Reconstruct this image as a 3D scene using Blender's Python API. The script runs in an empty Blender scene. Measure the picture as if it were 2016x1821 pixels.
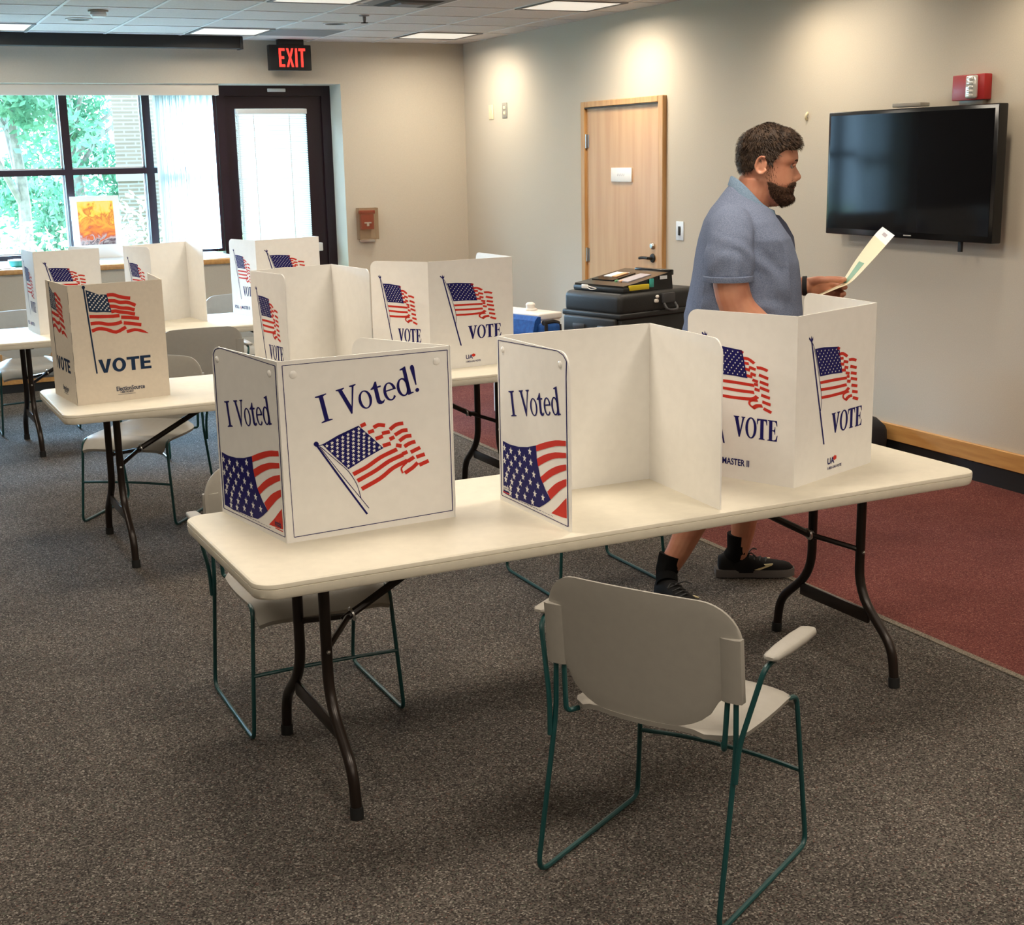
import bpy, bmesh, math, random, json
from mathutils import Vector, Matrix, noise
random.seed(7)
C = bpy.context.scene.collection
SC = bpy.context.scene
pi = math.pi
# light levels
SKY = 14; SUN_E = 55; TROF_E = 18; TROF_C = (1,.89,.74); WASH_E = 24

# ------------------------------------------------------------------ camera
cam_d = bpy.data.cameras.new('camera'); cam = bpy.data.objects.new('camera', cam_d); C.objects.link(cam)
cam_d.sensor_fit = 'HORIZONTAL'; cam_d.sensor_width = 36.0; cam_d.lens = 2653.7/2016*36; cam_d.clip_start = .05; cam_d.clip_end = 200
fw = Vector((0.420994, 0.879445, -0.222126)); rt = Vector((0.899832, -0.435783, -0.019916)); up = Vector((0.114314, 0.191491, 0.974815))
M = Matrix((( rt.x, up.x, -fw.x, 0), (rt.y, up.y, -fw.y, 0), (rt.z, up.z, -fw.z, 1.7874), (0,0,0,1)))
cam.matrix_world = M
SC.camera = cam
# ------------------------------------------------------------------ view, world, light
SC.view_settings.view_transform = 'Standard'; SC.view_settings.look = 'None'
SC.view_settings.gamma = 1.0; SC.view_settings.use_curve_mapping = False
SC.view_settings.exposure = 0.40
try:
    SC.cycles.max_bounces = 8; SC.cycles.diffuse_bounces = 4; SC.cycles.transparent_max_bounces = 16
    SC.cycles.sample_clamp_indirect = 4.0; SC.cycles.use_denoising = True
except Exception: pass
W = bpy.data.worlds.new('world'); SC.world = W; W.use_nodes = True
bg = W.node_tree.nodes['Background']; bg.inputs['Color'].default_value = (.44, .71, 1.0, 1); bg.inputs['Strength'].default_value = SKY
def light(kind, name, loc, energy, color=(1,1,1), **k):
    d = bpy.data.lights.new(name, kind); d.energy = energy; d.color = color
    for a, b in k.items():
        if a not in ('rot',): setattr(d, a, b)
    o = bpy.data.objects.new(name, d); C.objects.link(o); o.location = loc
    o.rotation_euler = k.get('rot', (0,0,0)); return o
light('SUN', 'added_sky_glow', (0,30,20), SUN_E, (.42,.68,1.0), angle=math.radians(40), rot=(math.radians(-65), 0, math.radians(14)))   # blue lamp added to throw soft skylight through the windows onto the floor
XR, YB, ZC = 5.375, 12.109, 2.818           # right wall, back wall, ceiling
# fluorescent troffers (x, y of the tile's low corner)
TROF = [(x, y, e) for y, row in ((10.99,(.2,.2,.35,.6,.8)),(8.55,(.3,.6,.9,1,.9)),(6.11,(.3,.7,1,1.1,.5)),(3.67,(.3,.7,1,1.1,.25)),(1.23,(.25,.6,1.1,1.2,.3)),(-1.21,(.2,.6,1.2,1.3,.5))) for x, e in zip((-2.85,-1.02,.81,2.64,4.47), row)]
for i, (x, y, e) in enumerate(TROF):
    light('AREA', 'troffer_lamp', (x+.3, y+.3, ZC-.035), TROF_E*e, TROF_C, shape='RECTANGLE', size=.5, size_y=.5, spread=math.radians(172))
# recessed wall washers along the right wall
WASH = [(XR-.42, y) for y in (11.05, 8.70, 6.80, 5.05, 2.9, .8)]
for x, y in WASH:
    light('SPOT', 'wall_washer_lamp', (x, y, ZC-.02), WASH_E, (1, .86, .66), spot_size=math.radians(150), spot_blend=.9, shadow_soft_size=.05)
# ------------------------------------------------------------------ helpers
class MB:
    """collects geometry; build() links it as ONE mesh object"""
    def __init__(s): s.v = []; s.f = []; s.m = []
    def add(s, vs, fs, mat=0):
        n = len(s.v); s.v += [tuple(v) for v in vs]; s.f += [tuple(i+n for i in f) for f in fs]; s.m += [mat]*len(fs); return s
    def merge(s, o, T=None, mat=None):
        vs = [T @ Vector(v) for v in o.v] if T else o.v
        n = len(s.v); s.v += [tuple(v) for v in vs]; s.f += [tuple(i+n for i in f) for f in o.f]; s.m += [mat if mat is not None else q for q in o.m]; return s
    def box(s, a, b, mat=0):
        (x0,y0,z0),(x1,y1,z1) = a, b
        if x0>x1: x0,x1=x1,x0
        if y0>y1: y0,y1=y1,y0
        if z0>z1: z0,z1=z1,z0
        return s.add([(x0,y0,z0),(x1,y0,z0),(x1,y1,z0),(x0,y1,z0),(x0,y0,z1),(x1,y0,z1),(x1,y1,z1),(x0,y1,z1)],
              [(0,3,2,1),(4,5,6,7),(0,1,5,4),(1,2,6,5),(2,3,7,6),(3,0,4,7)], mat)
    def rbox(s, a, b, r=.004, seg=2, mat=0):
        bm = bmesh.new(); bmesh.ops.create_cube(bm, size=1)
        for v in bm.verts: v.co = Vector([a[i]+(b[i]-a[i])*(v.co[i]+.5) for i in range(3)])
        bmesh.ops.bevel(bm, geom=bm.edges[:], offset=r, segments=seg, profile=.5, affect='EDGES')
        bmesh.ops.recalc_face_normals(bm, faces=bm.faces[:])
        s.add([v.co.copy() for v in bm.verts], [[v.index for v in f.verts] for f in bm.faces], mat); bm.free(); return s
    def loft(s, rings, cap=True, closed=True, mat=0):
        n = len(rings[0]); vs = [p for r in rings for p in r]; fs = []
        for i in range(len(rings)-1):
            for j in range(n if closed else n-1):
                k = (j+1) % n
                fs.append((i*n+j, i*n+k, (i+1)*n+k, (i+1)*n+j))
        if cap: fs.append(tuple(range(n-1,-1,-1))); fs.append(tuple((len(rings)-1)*n+j for j in range(n)))
        return s.add(vs, fs, mat)
    def tube(s, path, r, n=10, cap=True, mat=0, flat=None):
        path = [Vector(p) for p in path]; m = len(path)
        rr = r if isinstance(r, (list,tuple)) else [r]*m
        T = []
        for i in range(m):
            t = path[min(i+1,m-1)]-path[max(i-1,0)]; T.append(t.normalized() if t.length>1e-9 else Vector((0,0,1)))
        ref = Vector((0,0,1)) if abs(T[0].z)<.9 else Vector((1,0,0))
        if flat: ref = Vector(flat[1])
        N = (ref - ref.dot(T[0])*T[0]).normalized(); rings = []
        for i in range(m):
            N = (N - N.dot(T[i])*T[i]).normalized(); B = T[i].cross(N)
            fx = flat[0] if flat else 1
            rings.append([path[i] + rr[i]*(math.cos(2*pi*j/n)*N*fx + math.sin(2*pi*j/n)*B) for j in range(n)])
        return s.loft(rings, cap, True, mat)
    def lathe(s, prof, n=20, T=None, mat=0):
        rings = [[(r*math.cos(2*pi*j/n), r*math.sin(2*pi*j/n), z) for j in range(n)] for r, z in prof]
        if T: rings = [[T @ Vector(p) for p in q] for q in rings]
        return s.loft(rings, True, True, mat)
    def ball(s, c, r, seg=14, rings=8, R=None, mat=0):
        rx, ry, rz = r if isinstance(r,(list,tuple)) else (r,r,r); rg = []
        for i in range(rings+1):
            a = -pi/2+pi*i/rings; q = []
            for j in range(seg):
                t = 2*pi*j/seg; p = Vector((rx*max(math.cos(a),.02)*math.cos(t), ry*max(math.cos(a),.02)*math.sin(t), rz*math.sin(a)))
                if R: p = R @ p
                q.append(p+Vector(c))
            rg.append(q)
        return s.loft(rg, True, True, mat)
    def poly(s, pts, mat=0): return s.add(pts, [tuple(range(len(pts)))], mat)
    def prism(s, pts, ax, d, mat=0):
        """polygon of 3D points pushed along vector d"""
        n = len(pts); d = Vector(d); a = [Vector(p) for p in pts]; b = [p+d for p in a]
        return s.add(a+b, [tuple(range(n-1,-1,-1)), tuple(range(n,2*n))]+[(i,(i+1)%n,n+(i+1)%n,n+i) for i in range(n)], mat)
    def build(s, name, mats, parent=None, smooth=40, loc=None, label=None):
        me = bpy.data.meshes.new(name); me.from_pydata(s.v, [], s.f)
        mats = mats if isinstance(mats,(list,tuple)) else [mats]
        for m in mats: me.materials.append(m)
        me.polygons.foreach_set('material_index', s.m); me.validate(); me.update()
        bm = bmesh.new(); bm.from_mesh(me); 
        if not getattr(s, 'keep_normals', False): bmesh.ops.recalc_face_normals(bm, faces=bm.faces[:])
        bm.to_mesh(me); bm.free()
        if smooth:
            me.shade_smooth(); me.set_sharp_from_angle(angle=math.radians(smooth))
        o = bpy.data.objects.new(name, me); C.objects.link(o)
        if parent: o.parent = parent
        if loc: o.location = loc
        if label: o['label'] = label
        return o
def tag(o, label, cat, group=None, kind=None):
    o['label'] = label; o['category'] = cat
    if group: o['group'] = group
    if kind: o['kind'] = kind
    return o
def thing(name, label, cat, loc=(0,0,0), rz=0, group=None):
    o = bpy.data.objects.new(name, None); C.objects.link(o); o.location = loc; o.rotation_euler = (0,0,rz); o.empty_display_size = .1
    return tag(o, label, cat, group)
def struct(name, label=None, loc=(0,0,0)):
    o = bpy.data.objects.new(name, None); C.objects.link(o); o.location = loc; o['kind'] = 'structure'
    if label: o['label'] = label
    return o
def kids(o): return [c for c in bpy.data.objects if c.parent == o]
def copy_tree(o, loc, rz, label, group=None):
    r = o.copy(); C.objects.link(r); r.location = loc; r.rotation_euler = (0,0,rz); r['label'] = label
    if group: r['group'] = group
    for ch in kids(o):
        c = ch.copy(); C.objects.link(c); c.parent = r
        for g in kids(ch):
            d = g.copy(); C.objects.link(d); d.parent = c
    return r
def fillet(pts, r, n=5):
    pts = [Vector(p) for p in pts]; out = [pts[0]]
    for i in range(1, len(pts)-1):
        p, a, b = pts[i], pts[i-1], pts[i+1]; u = (a-p); w = (b-p)
        rr = r[i-1] if isinstance(r,(list,tuple)) else r
        k = min(rr, u.length*.45, w.length*.45); A = p+u.normalized()*k; B = p+w.normalized()*k
        for j in range(n+1):
            t = j/n; out.append((1-t)**2*A+2*t*(1-t)*p+t*t*B)
    out.append(pts[-1]); return out
def spline(pts, n=6):
    P = [Vector(p) for p in pts]; P = [2*P[0]-P[1]]+P+[2*P[-1]-P[-2]]; out = []
    for i in range(1, len(P)-2):
        a,b,c,d = P[i-1:i+3]
        for k in range(n):
            t = k/n; out.append(.5*((2*b)+(-a+c)*t+(2*a-5*b+4*c-d)*t*t+(-a+3*b-3*c+d)*t**3))
    out.append(P[-2]); return out
def interp(tab, x):
    if x <= tab[0][0]: return tab[0][1]
    for (a,p),(b,q) in zip(tab, tab[1:]):
        if x <= b: return p+(q-p)*(x-a)/(b-a)
    return tab[-1][1]
def smooth_interp(tab, x):
    if x <= tab[0][0]: return tab[0][1]
    if x >= tab[-1][0]: return tab[-1][1]
    for i in range(len(tab)-1):
        a,p = tab[i]; b,q = tab[i+1]
        if x <= b:
            m0 = (q-tab[i-1][1])/(b-tab[i-1][0]) if i>0 else (q-p)/(b-a)
            m1 = (tab[i+2][1]-p)/(tab[i+2][0]-a) if i+2<len(tab) else (q-p)/(b-a)
            t=(x-a)/(b-a); h=b-a
            return (2*t**3-3*t*t+1)*p+(t**3-2*t*t+t)*h*m0+(-2*t**3+3*t*t)*q+(t**3-t*t)*h*m1

# ------------------------------------------------------------------ materials
def mat(name, col, rough=.5, metal=0, spec=.5, var=None, vscale=60, bump=0, bscale=300, trans=0, emit=None, estr=0, stretch=None, col2=None, coords='Object', detail=4):
    m = bpy.data.materials.new(name); m.use_nodes = True; nt = m.node_tree; b = nt.nodes['Principled BSDF']
    b.inputs['Base Color'].default_value = (*col,1); b.inputs['Roughness'].default_value = rough; b.inputs['Metallic'].default_value = metal
    b.inputs['Specular IOR Level'].default_value = spec
    if trans: b.inputs['Transmission Weight'].default_value = trans
    if emit: b.inputs['Emission Color'].default_value = (*emit,1); b.inputs['Emission Strength'].default_value = estr
    if var is not None or col2 is not None or bump:
        tc = nt.nodes.new('ShaderNodeTexCoord'); mp = nt.nodes.new('ShaderNodeMapping'); nt.links.new(tc.outputs[coords], mp.inputs['Vector'])
        if stretch: mp.inputs['Scale'].default_value = stretch
    if var is not None or col2 is not None:
        nz = nt.nodes.new('ShaderNodeTexNoise'); nz.inputs['Scale'].default_value = vscale; nz.inputs['Detail'].default_value = detail
        nt.links.new(mp.outputs['Vector'], nz.inputs['Vector'])
        cr = nt.nodes.new('ShaderNodeValToRGB'); nt.links.new(nz.outputs['Fac'], cr.inputs['Fac'])
        c2 = col2 if col2 is not None else tuple(c*(1-var) for c in col)
        cr.color_ramp.elements[0].position = .35; cr.color_ramp.elements[1].position = .65
        cr.color_ramp.elements[0].color = (*c2,1); cr.color_ramp.elements[1].color = (*col,1)
        nt.links.new(cr.outputs['Color'], b.inputs['Base Color'])
    if bump:
        n2 = nt.nodes.new('ShaderNodeTexNoise'); n2.inputs['Scale'].default_value = bscale; n2.inputs['Detail'].default_value = 3
        nt.links.new(mp.outputs['Vector'], n2.inputs['Vector'])
        bp = nt.nodes.new('ShaderNodeBump'); bp.inputs['Strength'].default_value = bump; bp.inputs['Distance'].default_value = .004
        nt.links.new(n2.outputs['Fac'], bp.inputs['Height']); nt.links.new(bp.outputs['Normal'], b.inputs['Normal'])
    return m
def carpet(name, cols, scale):
    m = bpy.data.materials.new(name); m.use_nodes = True; nt = m.node_tree; b = nt.nodes['Principled BSDF']; b.inputs['Roughness'].default_value = .95
    b.inputs['Specular IOR Level'].default_value = .1
    tc = nt.nodes.new('ShaderNodeTexCoord')
    v = nt.nodes.new('ShaderNodeTexVoronoi'); v.inputs['Scale'].default_value = scale; nt.links.new(tc.outputs['Object'], v.inputs['Vector'])
    sp = nt.nodes.new('ShaderNodeSeparateColor'); nt.links.new(v.outputs['Color'], sp.inputs['Color'])
    cr = nt.nodes.new('ShaderNodeValToRGB'); cr.color_ramp.interpolation = 'CONSTANT'
    e = cr.color_ramp.elements; e[0].position = 0; e[0].color = (*cols[0][1],1); e[1].position = cols[1][0]; e[1].color = (*cols[1][1],1)
    for p, c in cols[2:]:
        q = e.new(p); q.color = (*c,1)
    nt.links.new(sp.outputs[0], cr.inputs['Fac'])
    n = nt.nodes.new('ShaderNodeTexNoise'); n.inputs['Scale'].default_value = 2.2; n.inputs['Detail'].default_value = 5; nt.links.new(tc.outputs['Object'], n.inputs['Vector'])
    mr = nt.nodes.new('ShaderNodeMapRange'); mr.inputs['From Min'].default_value = .3; mr.inputs['From Max'].default_value = .7; mr.inputs['To Min'].default_value = .82; mr.inputs['To Max'].default_value = 1.12
    nt.links.new(n.outputs['Fac'], mr.inputs['Value'])
    mx = nt.nodes.new('ShaderNodeVectorMath'); mx.operation = 'SCALE'; nt.links.new(cr.outputs['Color'], mx.inputs[0]); nt.links.new(mr.outputs['Result'], mx.inputs['Scale'])
    nt.links.new(mx.outputs['Vector'], b.inputs['Base Color'])
    bp = nt.nodes.new('ShaderNodeBump'); bp.inputs['Strength'].default_value = .5; bp.inputs['Distance'].default_value = .004
    nt.links.new(v.outputs['Distance'], bp.inputs['Height']); nt.links.new(bp.outputs['Normal'], b.inputs['Normal'])
    return m
def glass(name, tint=(1,1,1), gl=.06, rough=.02):
    m = bpy.data.materials.new(name); m.use_nodes = True; nt = m.node_tree; nt.nodes.remove(nt.nodes['Principled BSDF'])
    t = nt.nodes.new('ShaderNodeBsdfTransparent'); t.inputs[0].default_value = (*tint,1); g = nt.nodes.new('ShaderNodeBsdfGlossy'); g.inputs['Roughness'].default_value = rough
    x = nt.nodes.new('ShaderNodeMixShader'); x.inputs[0].default_value = gl
    nt.links.new(t.outputs[0], x.inputs[1]); nt.links.new(g.outputs[0], x.inputs[2]); nt.links.new(x.outputs[0], nt.nodes['Material Output'].inputs['Surface'])
    return m
def transl(name, col, w=.5, var=None, vscale=3):
    m = bpy.data.materials.new(name); m.use_nodes = True; nt = m.node_tree; nt.nodes.remove(nt.nodes['Principled BSDF'])
    d = nt.nodes.new('ShaderNodeBsdfDiffuse'); t = nt.nodes.new('ShaderNodeBsdfTranslucent'); x = nt.nodes.new('ShaderNodeMixShader'); x.inputs[0].default_value = w
    for q in (d,t): q.inputs['Color'].default_value = (*col,1)
    if var:
        tc = nt.nodes.new('ShaderNodeTexCoord'); nz = nt.nodes.new('ShaderNodeTexNoise'); nz.inputs['Scale'].default_value = vscale; nz.inputs['Detail'].default_value = 6
        nt.links.new(tc.outputs['Object'], nz.inputs['Vector'])
        cr = nt.nodes.new('ShaderNodeValToRGB'); cr.color_ramp.elements[0].position=.38; cr.color_ramp.elements[1].position=.62
        cr.color_ramp.elements[0].color=(*var,1); cr.color_ramp.elements[1].color=(*col,1); nt.links.new(nz.outputs['Fac'], cr.inputs['Fac'])
        for q in (d,t): nt.links.new(cr.outputs['Color'], q.inputs['Color'])
    nt.links.new(d.outputs[0], x.inputs[1]); nt.links.new(t.outputs[0], x.inputs[2]); nt.links.new(x.outputs[0], nt.nodes['Material Output'].inputs['Surface'])
    return m
MT = dict(
 wall = mat('wall_paint', (.56,.50,.405), .8, spec=.2, var=.05, vscale=160, bump=.15, bscale=220),
 ceil = mat('ceiling_tile', (.66,.62,.58), .95, spec=.1, var=.10, vscale=90, bump=.2, bscale=120),
 grid = mat('ceiling_grid', (.70,.69,.67), .6),
 carpet = carpet('grey_carpet', [(0,(.033,.028,.025)),(.22,(.082,.071,.062)),(.5,(.128,.112,.097)),(.74,(.056,.047,.042)),(.88,(.245,.22,.19)),(.95,(.125,.076,.063)),(.975,(.08,.09,.068))], 230),
 carpet2 = carpet('burgundy_carpet', [(0,(.085,.024,.022)),(.3,(.13,.040,.034)),(.7,(.165,.055,.045)),(.92,(.23,.10,.08))], 260),
 edge = carpet('carpet_edge', [(0,(.16,.14,.11)),(.4,(.22,.19,.15)),(.8,(.10,.085,.07))], 230),
 wood = mat('maple_wood', (.56,.32,.125), .4, col2=(.46,.24,.085), vscale=3, stretch=(14,14,1.2), detail=6),
 door = mat('maple_veneer', (.60,.36,.175), .4, col2=(.53,.295,.135), vscale=2.2, stretch=(6,6,.5), detail=7),
 woodh = mat('maple_rail', (.58,.31,.10), .4, col2=(.47,.23,.07), vscale=3, stretch=(14,1.2,14), detail=6),
 black = mat('black_vinyl', (.008,.008,.008), .6), blackp = mat('black_plastic', (.012,.012,.013), .42, bump=.12, bscale=400),
 maroon = mat('maroon_metal', (.018,.006,.010), .35, spec=.4),
 white = mat('white_board', (.86,.84,.80), .42, spec=.4, var=.03, vscale=30),
 white2 = mat('buff_board', (.72,.64,.53), .8, spec=.2, var=.04, vscale=60),
 navy = mat('navy_ink', (.010,.008,.105), .6, spec=.15), navy2 = mat('dark_blue_ink', (.012,.03,.075), .6, spec=.15), red = mat('red_ink', (.56,.035,.022), .6, spec=.15), paper = mat('white_ink', (.84,.82,.78), .5),
 rivet = mat('clear_dot', (.86,.84,.80), .25, spec=.6),
 top = mat('table_plastic', (.72,.665,.545), .48, spec=.4, var=.05, vscale=25, bump=.1, bscale=500),
 leg = mat('bronze_steel', (.020,.013,.010), .28, metal=.35, spec=.5), foot = mat('rubber_foot', (.006,.006,.006), .7), steel = mat('steel', (.55,.54,.52), .3, metal=1),
 chair = mat('stone_plastic', (.325,.303,.265), .45, spec=.4, var=.04, vscale=40, bump=.06, bscale=600),
 wire = mat('teal_wire', (.006,.055,.055), .35, spec=.5),
 skin = mat('skin', (.50,.225,.135), .5, col2=(.44,.17,.10), vscale=14, bump=.08, bscale=500),
 hair = mat('brown_hair', (.062,.036,.021), .6, col2=(.022,.013,.009), vscale=60, spec=.25, bump=.6, bscale=260), beard = mat('brown_beard', (.075,.036,.020), .75, col2=(.028,.014,.009), vscale=140, spec=.15, bump=.6, bscale=400),
 shirt = mat('heather_blue_knit', (.185,.215,.30), .9, col2=(.115,.14,.215), vscale=260, spec=.1, bump=.2, bscale=900), collar = mat('pale_blue_knit', (.19,.26,.35), .9, col2=(.13,.19,.27), vscale=260, spec=.1, bump=.2, bscale=900),
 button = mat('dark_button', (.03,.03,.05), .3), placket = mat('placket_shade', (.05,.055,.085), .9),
 shorts = mat('charcoal_cloth', (.04,.042,.05), .9), sock = mat('black_sock', (.006,.006,.006), .95, spec=.1, bump=.3, bscale=400), shoe = mat('black_mesh', (.008,.0075,.0075), .8, spec=.15, bump=.3, bscale=600), sole = mat('grey_rubber', (.10,.088,.082), .8, spec=.2), gold = mat('pale_gold', (.55,.46,.25), .45),
 eye = mat('eye_shaded', (.30,.25,.22), .2), iris = mat('iris', (.03,.02,.012), .15), lip = mat('lip', (.40,.13,.09), .5),  # eyeball darkened: shadow over the eye put into its colour
 ballot = mat('cream_paper', (.80,.72,.50), .7), ballotw = mat('white_stub', (.86,.86,.84), .7), green = mat('green_print', (.25,.42,.30), .7), pgrey = mat('grey_print', (.45,.40,.42), .7),
 screen = mat('dark_screen', (.004,.004,.005), .07, spec=.09), bezel = mat('gloss_black', (.006,.006,.007), .18), 
 firered = mat('fire_red', (.34,.012,.013), .35), lens = mat('clear_lens', (.62,.60,.56), .08, spec=.9, metal=.4), clear = glass('clear_cover', (.90,.86,.82), .12, .05),
 plate = mat('cream_plate', (.74,.66,.44), .4), plateg = mat('grey_plate', (.30,.28,.24), .4), platew = mat('white_plate', (.70,.74,.78), .4),
 exitbox = mat('exit_black', (.006,.006,.006), .5), exitred = mat('exit_red', (.8,.02,.01), .5, emit=(1,.035,.025), estr=1.6),
 diff = mat('lamp_diffuser', (.75,.71,.63), .5, var=.06, vscale=12, emit=(1,.93,.80), estr=.45), trofframe = mat('lamp_frame', (.10,.09,.085), .5),
 lampon = mat('lamp_glow', (.9,.8,.6), .5, emit=(1,.86,.62), estr=6), dark = mat('dark_hole', (.02,.018,.016), .7), ventg = mat('vent_grey', (.20,.195,.19), .7),
 blind = transl('white_slat', (.88,.89,.90), .65), vane = transl('white_vane', (.88,.90,.90), .65), valance = mat('valance_cloth', (.62,.57,.49), .7), rail = mat('white_rail', (.8,.8,.78), .4),
 bluebag = mat('blue_fabric', (.008,.085,.33), .8, col2=(.006,.055,.24), vscale=40, bump=.2), whitep = mat('white_plastic', (.78,.73,.67), .45), strap = mat('black_webbing', (.012,.01,.012), .8),
 case = mat('case_black', (.010,.010,.010), .5, bump=.25, bscale=260), caseg = mat('case_grey', (.045,.045,.048), .5), yellow = mat('yellow_tag', (.65,.50,.02), .5), orange = mat('orange_print', (.8,.38,.15), .6), teal = mat('teal_glass', (.05,.35,.30), .2), greenled = mat('green_button', (.12,.38,.15), .5),
 pane = glass('window_glass', (.95,1,.98), .05), leaf = transl('leaf', (.15,.26,.15), .5, (.06,.15,.085), 2.0), leaf2 = transl('bright_leaf', (.62,.64,.42), .35, (.32,.42,.20), 4), bark = mat('bark', (.20,.16,.13), .9, col2=(.12,.10,.08), vscale=12), lawn = mat('lawn', (.40,.45,.28), .9, col2=(.30,.38,.20), vscale=3), path = mat('pale_path', (.62,.61,.59), .9), stone = mat('pale_stone', (.22,.17,.13), .9), car = mat('silver_paint', (.6,.62,.63), .3),
)
def brick(name, a, b, mortar):
    m = bpy.data.materials.new(name); m.use_nodes = True; nt = m.node_tree; bs = nt.nodes['Principled BSDF']; bs.inputs['Roughness'].default_value = .9
    tc = nt.nodes.new('ShaderNodeTexCoord'); mp = nt.nodes.new('ShaderNodeMapping'); mp.inputs['Rotation'].default_value = (pi/2,0,0)
    br = nt.nodes.new('ShaderNodeTexBrick'); br.inputs['Color1'].default_value=(*a,1); br.inputs['Color2'].default_value=(*b,1); br.inputs['Mortar'].default_value=(*mortar,1)
    br.inputs['Scale'].default_value = 1; br.inputs['Brick Width'].default_value=.22; br.inputs['Row Height'].default_value=.04; br.inputs['Mortar Size'].default_value=.008
    nt.links.new(tc.outputs['Object'], mp.inputs['Vector']); nt.links.new(mp.outputs['Vector'], br.inputs['Vector']); nt.links.new(br.outputs['Color'], bs.inputs['Base Color']); return m
MT['brick'] = brick('tan_brick', (.16,.105,.07), (.13,.085,.055), (.20,.17,.14))
def painting():
    m = bpy.data.materials.new('abstract_painting'); m.use_nodes = True; nt = m.node_tree; b = nt.nodes['Principled BSDF']; b.inputs['Roughness'].default_value=.6
    tc = nt.nodes.new('ShaderNodeTexCoord'); n = nt.nodes.new('ShaderNodeTexNoise'); n.inputs['Scale'].default_value=9; n.inputs['Detail'].default_value=8; n.inputs['Distortion'].default_value=1.6
    sx = nt.nodes.new('ShaderNodeSeparateXYZ'); nt.links.new(tc.outputs['Object'], n.inputs['Vector']); nt.links.new(tc.outputs['Object'], sx.inputs[0])
    ma = nt.nodes.new('ShaderNodeMath'); ma.operation='MULTIPLY_ADD'; ma.inputs[1].default_value=1.7; ma.inputs[2].default_value=-.44; nt.links.new(sx.outputs['Z'], ma.inputs[0])
    ad = nt.nodes.new('ShaderNodeMath'); ad.operation='ADD'; nt.links.new(ma.outputs[0], ad.inputs[0]); nt.links.new(n.outputs['Fac'], ad.inputs[1])
    cr = nt.nodes.new('ShaderNodeValToRGB'); e = cr.color_ramp.elements; e[0].position=.12; e[0].color=(.42,.36,.34,1); e[1].position=.75; e[1].color=(.95,.55,.05,1)
    for p,c in ((.2,(.10,.05,.06)),(.27,(.55,.45,.42)),(.36,(.6,.10,.03)),(.48,(.85,.22,.03)),(.6,(.92,.38,.04)),(.68,(.7,.16,.03)),(.9,(.9,.62,.15))): q=e.new(p); q.color=(*c,1)
    nt.links.new(ad.outputs[0], cr.inputs['Fac']); nt.links.new(cr.outputs['Color'], b.inputs['Base Color'])
    b.inputs['Base Color'].default_value=(.8,.3,.05,1); return m
MT['art'] = painting()
# ------------------------------------------------------------------ the room
XL, YF = -6.0, -4.0
def S(name, mb, m, smooth=0, parent=None):
    o = mb.build(name, m, parent, smooth)
    if not parent: o['kind'] = 'structure'
    return o
S('floor', MB().box((XL-.1,YF-.1,-.1),(XR+.1,12.7,0)), MT['carpet'])
cs = MB().box((3.455,YF,0),(XR,YB,.004)); S('floor_burgundy', cs, MT['carpet2'])
S('trim_carpet_edge', MB().box((3.425,YF,0),(3.455,YB,.005)), MT['edge'])
S('ceiling', MB().box((XL-.1,YF-.1,ZC),(XR+.1,12.7,ZC+.12)), MT['ceil'])
g = MB(); GX0, GY0 = 2.64, 11.60
for k in range(-14,5): x = GX0+.61*k; g.box((x-.011,YF,ZC-.004),(x+.011,YB,ZC+.001))
for k in range(-25,1): y = GY0+.61*k; g.box((XL,y-.011,ZC-.0045),(XR,y+.011,ZC+.001))
S('trim_ceiling_grid', g, MT['grid'])
S('wall_right', MB().box((XR,YF-.1,0),(XR+.15,YB,ZC)), MT['wall'])
S('wall_left', MB().box((XL-.15,YF-.1,0),(XL,12.7,ZC)), MT['wall'])
S('wall_front', MB().box((XL,YF-.15,0),(XR,YF,ZC)), MT['wall'])
RX = 4.145; YW = 12.47; WX0 = -.33
w = MB(); w.box((RX,YB,0),(XR+.15,12.7,ZC)); w.box((XL,YB,0),(WX0,12.7,ZC)); w.box((WX0,YB,2.45),(RX,12.7,ZC))
w.box((WX0,12.5,0),(3.06,12.7,.93))
S('wall_back', w, MT['wall'])
# window ledge cabinet with a wood nosing, toothed base rail and black plinth
YL = 11.42
S('wall_ledge', MB().box((WX0,YL,.0),(2.96,12.5,.945)), MT['wall'])
S('trim_1', MB().rbox((WX0,YL-.03,.943),(2.98,12.45,.985),.006), MT['woodh'], 40)   # sill board
S('trim_2', MB().box((WX0,YL+.05,.985),(2.97,12.44,.988)), MT['platew'])
b = MB().box((WX0,YL-.02,.07),(2.96,YL,.235))
for k in range(40): x = 2.9-.078*k; b.box((x,YL-.02,.235),(x+.014,YL,.315))
S('baseboard_ledge', b, MT['woodh']); S('trim_3', MB().box((WX0,YL-.012,0),(2.96,YL,.07)), MT['black'])
for nm, z0, z1, d, m in (('baseboard_right',.112,.208,.022,'woodh'),('trim_4',0,.112,.012,'black')):
    q = MB()
    for y0,y1 in ((YF,8.50),(9.79,YB)): q.rbox((XR-d,y0,z0),(XR,y1,z1),.003,1) if d>.015 else q.box((XR-d,y0,z0),(XR,y1,z1))
    S(nm, q, MT[m])
S('baseboard_back', MB().box((RX,YB-.02,.112),(XR,YB,.208)), MT['wood']); S('trim_5', MB().box((RX,YB-.012,0),(XR,YB,.112)), MT['black'])
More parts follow.
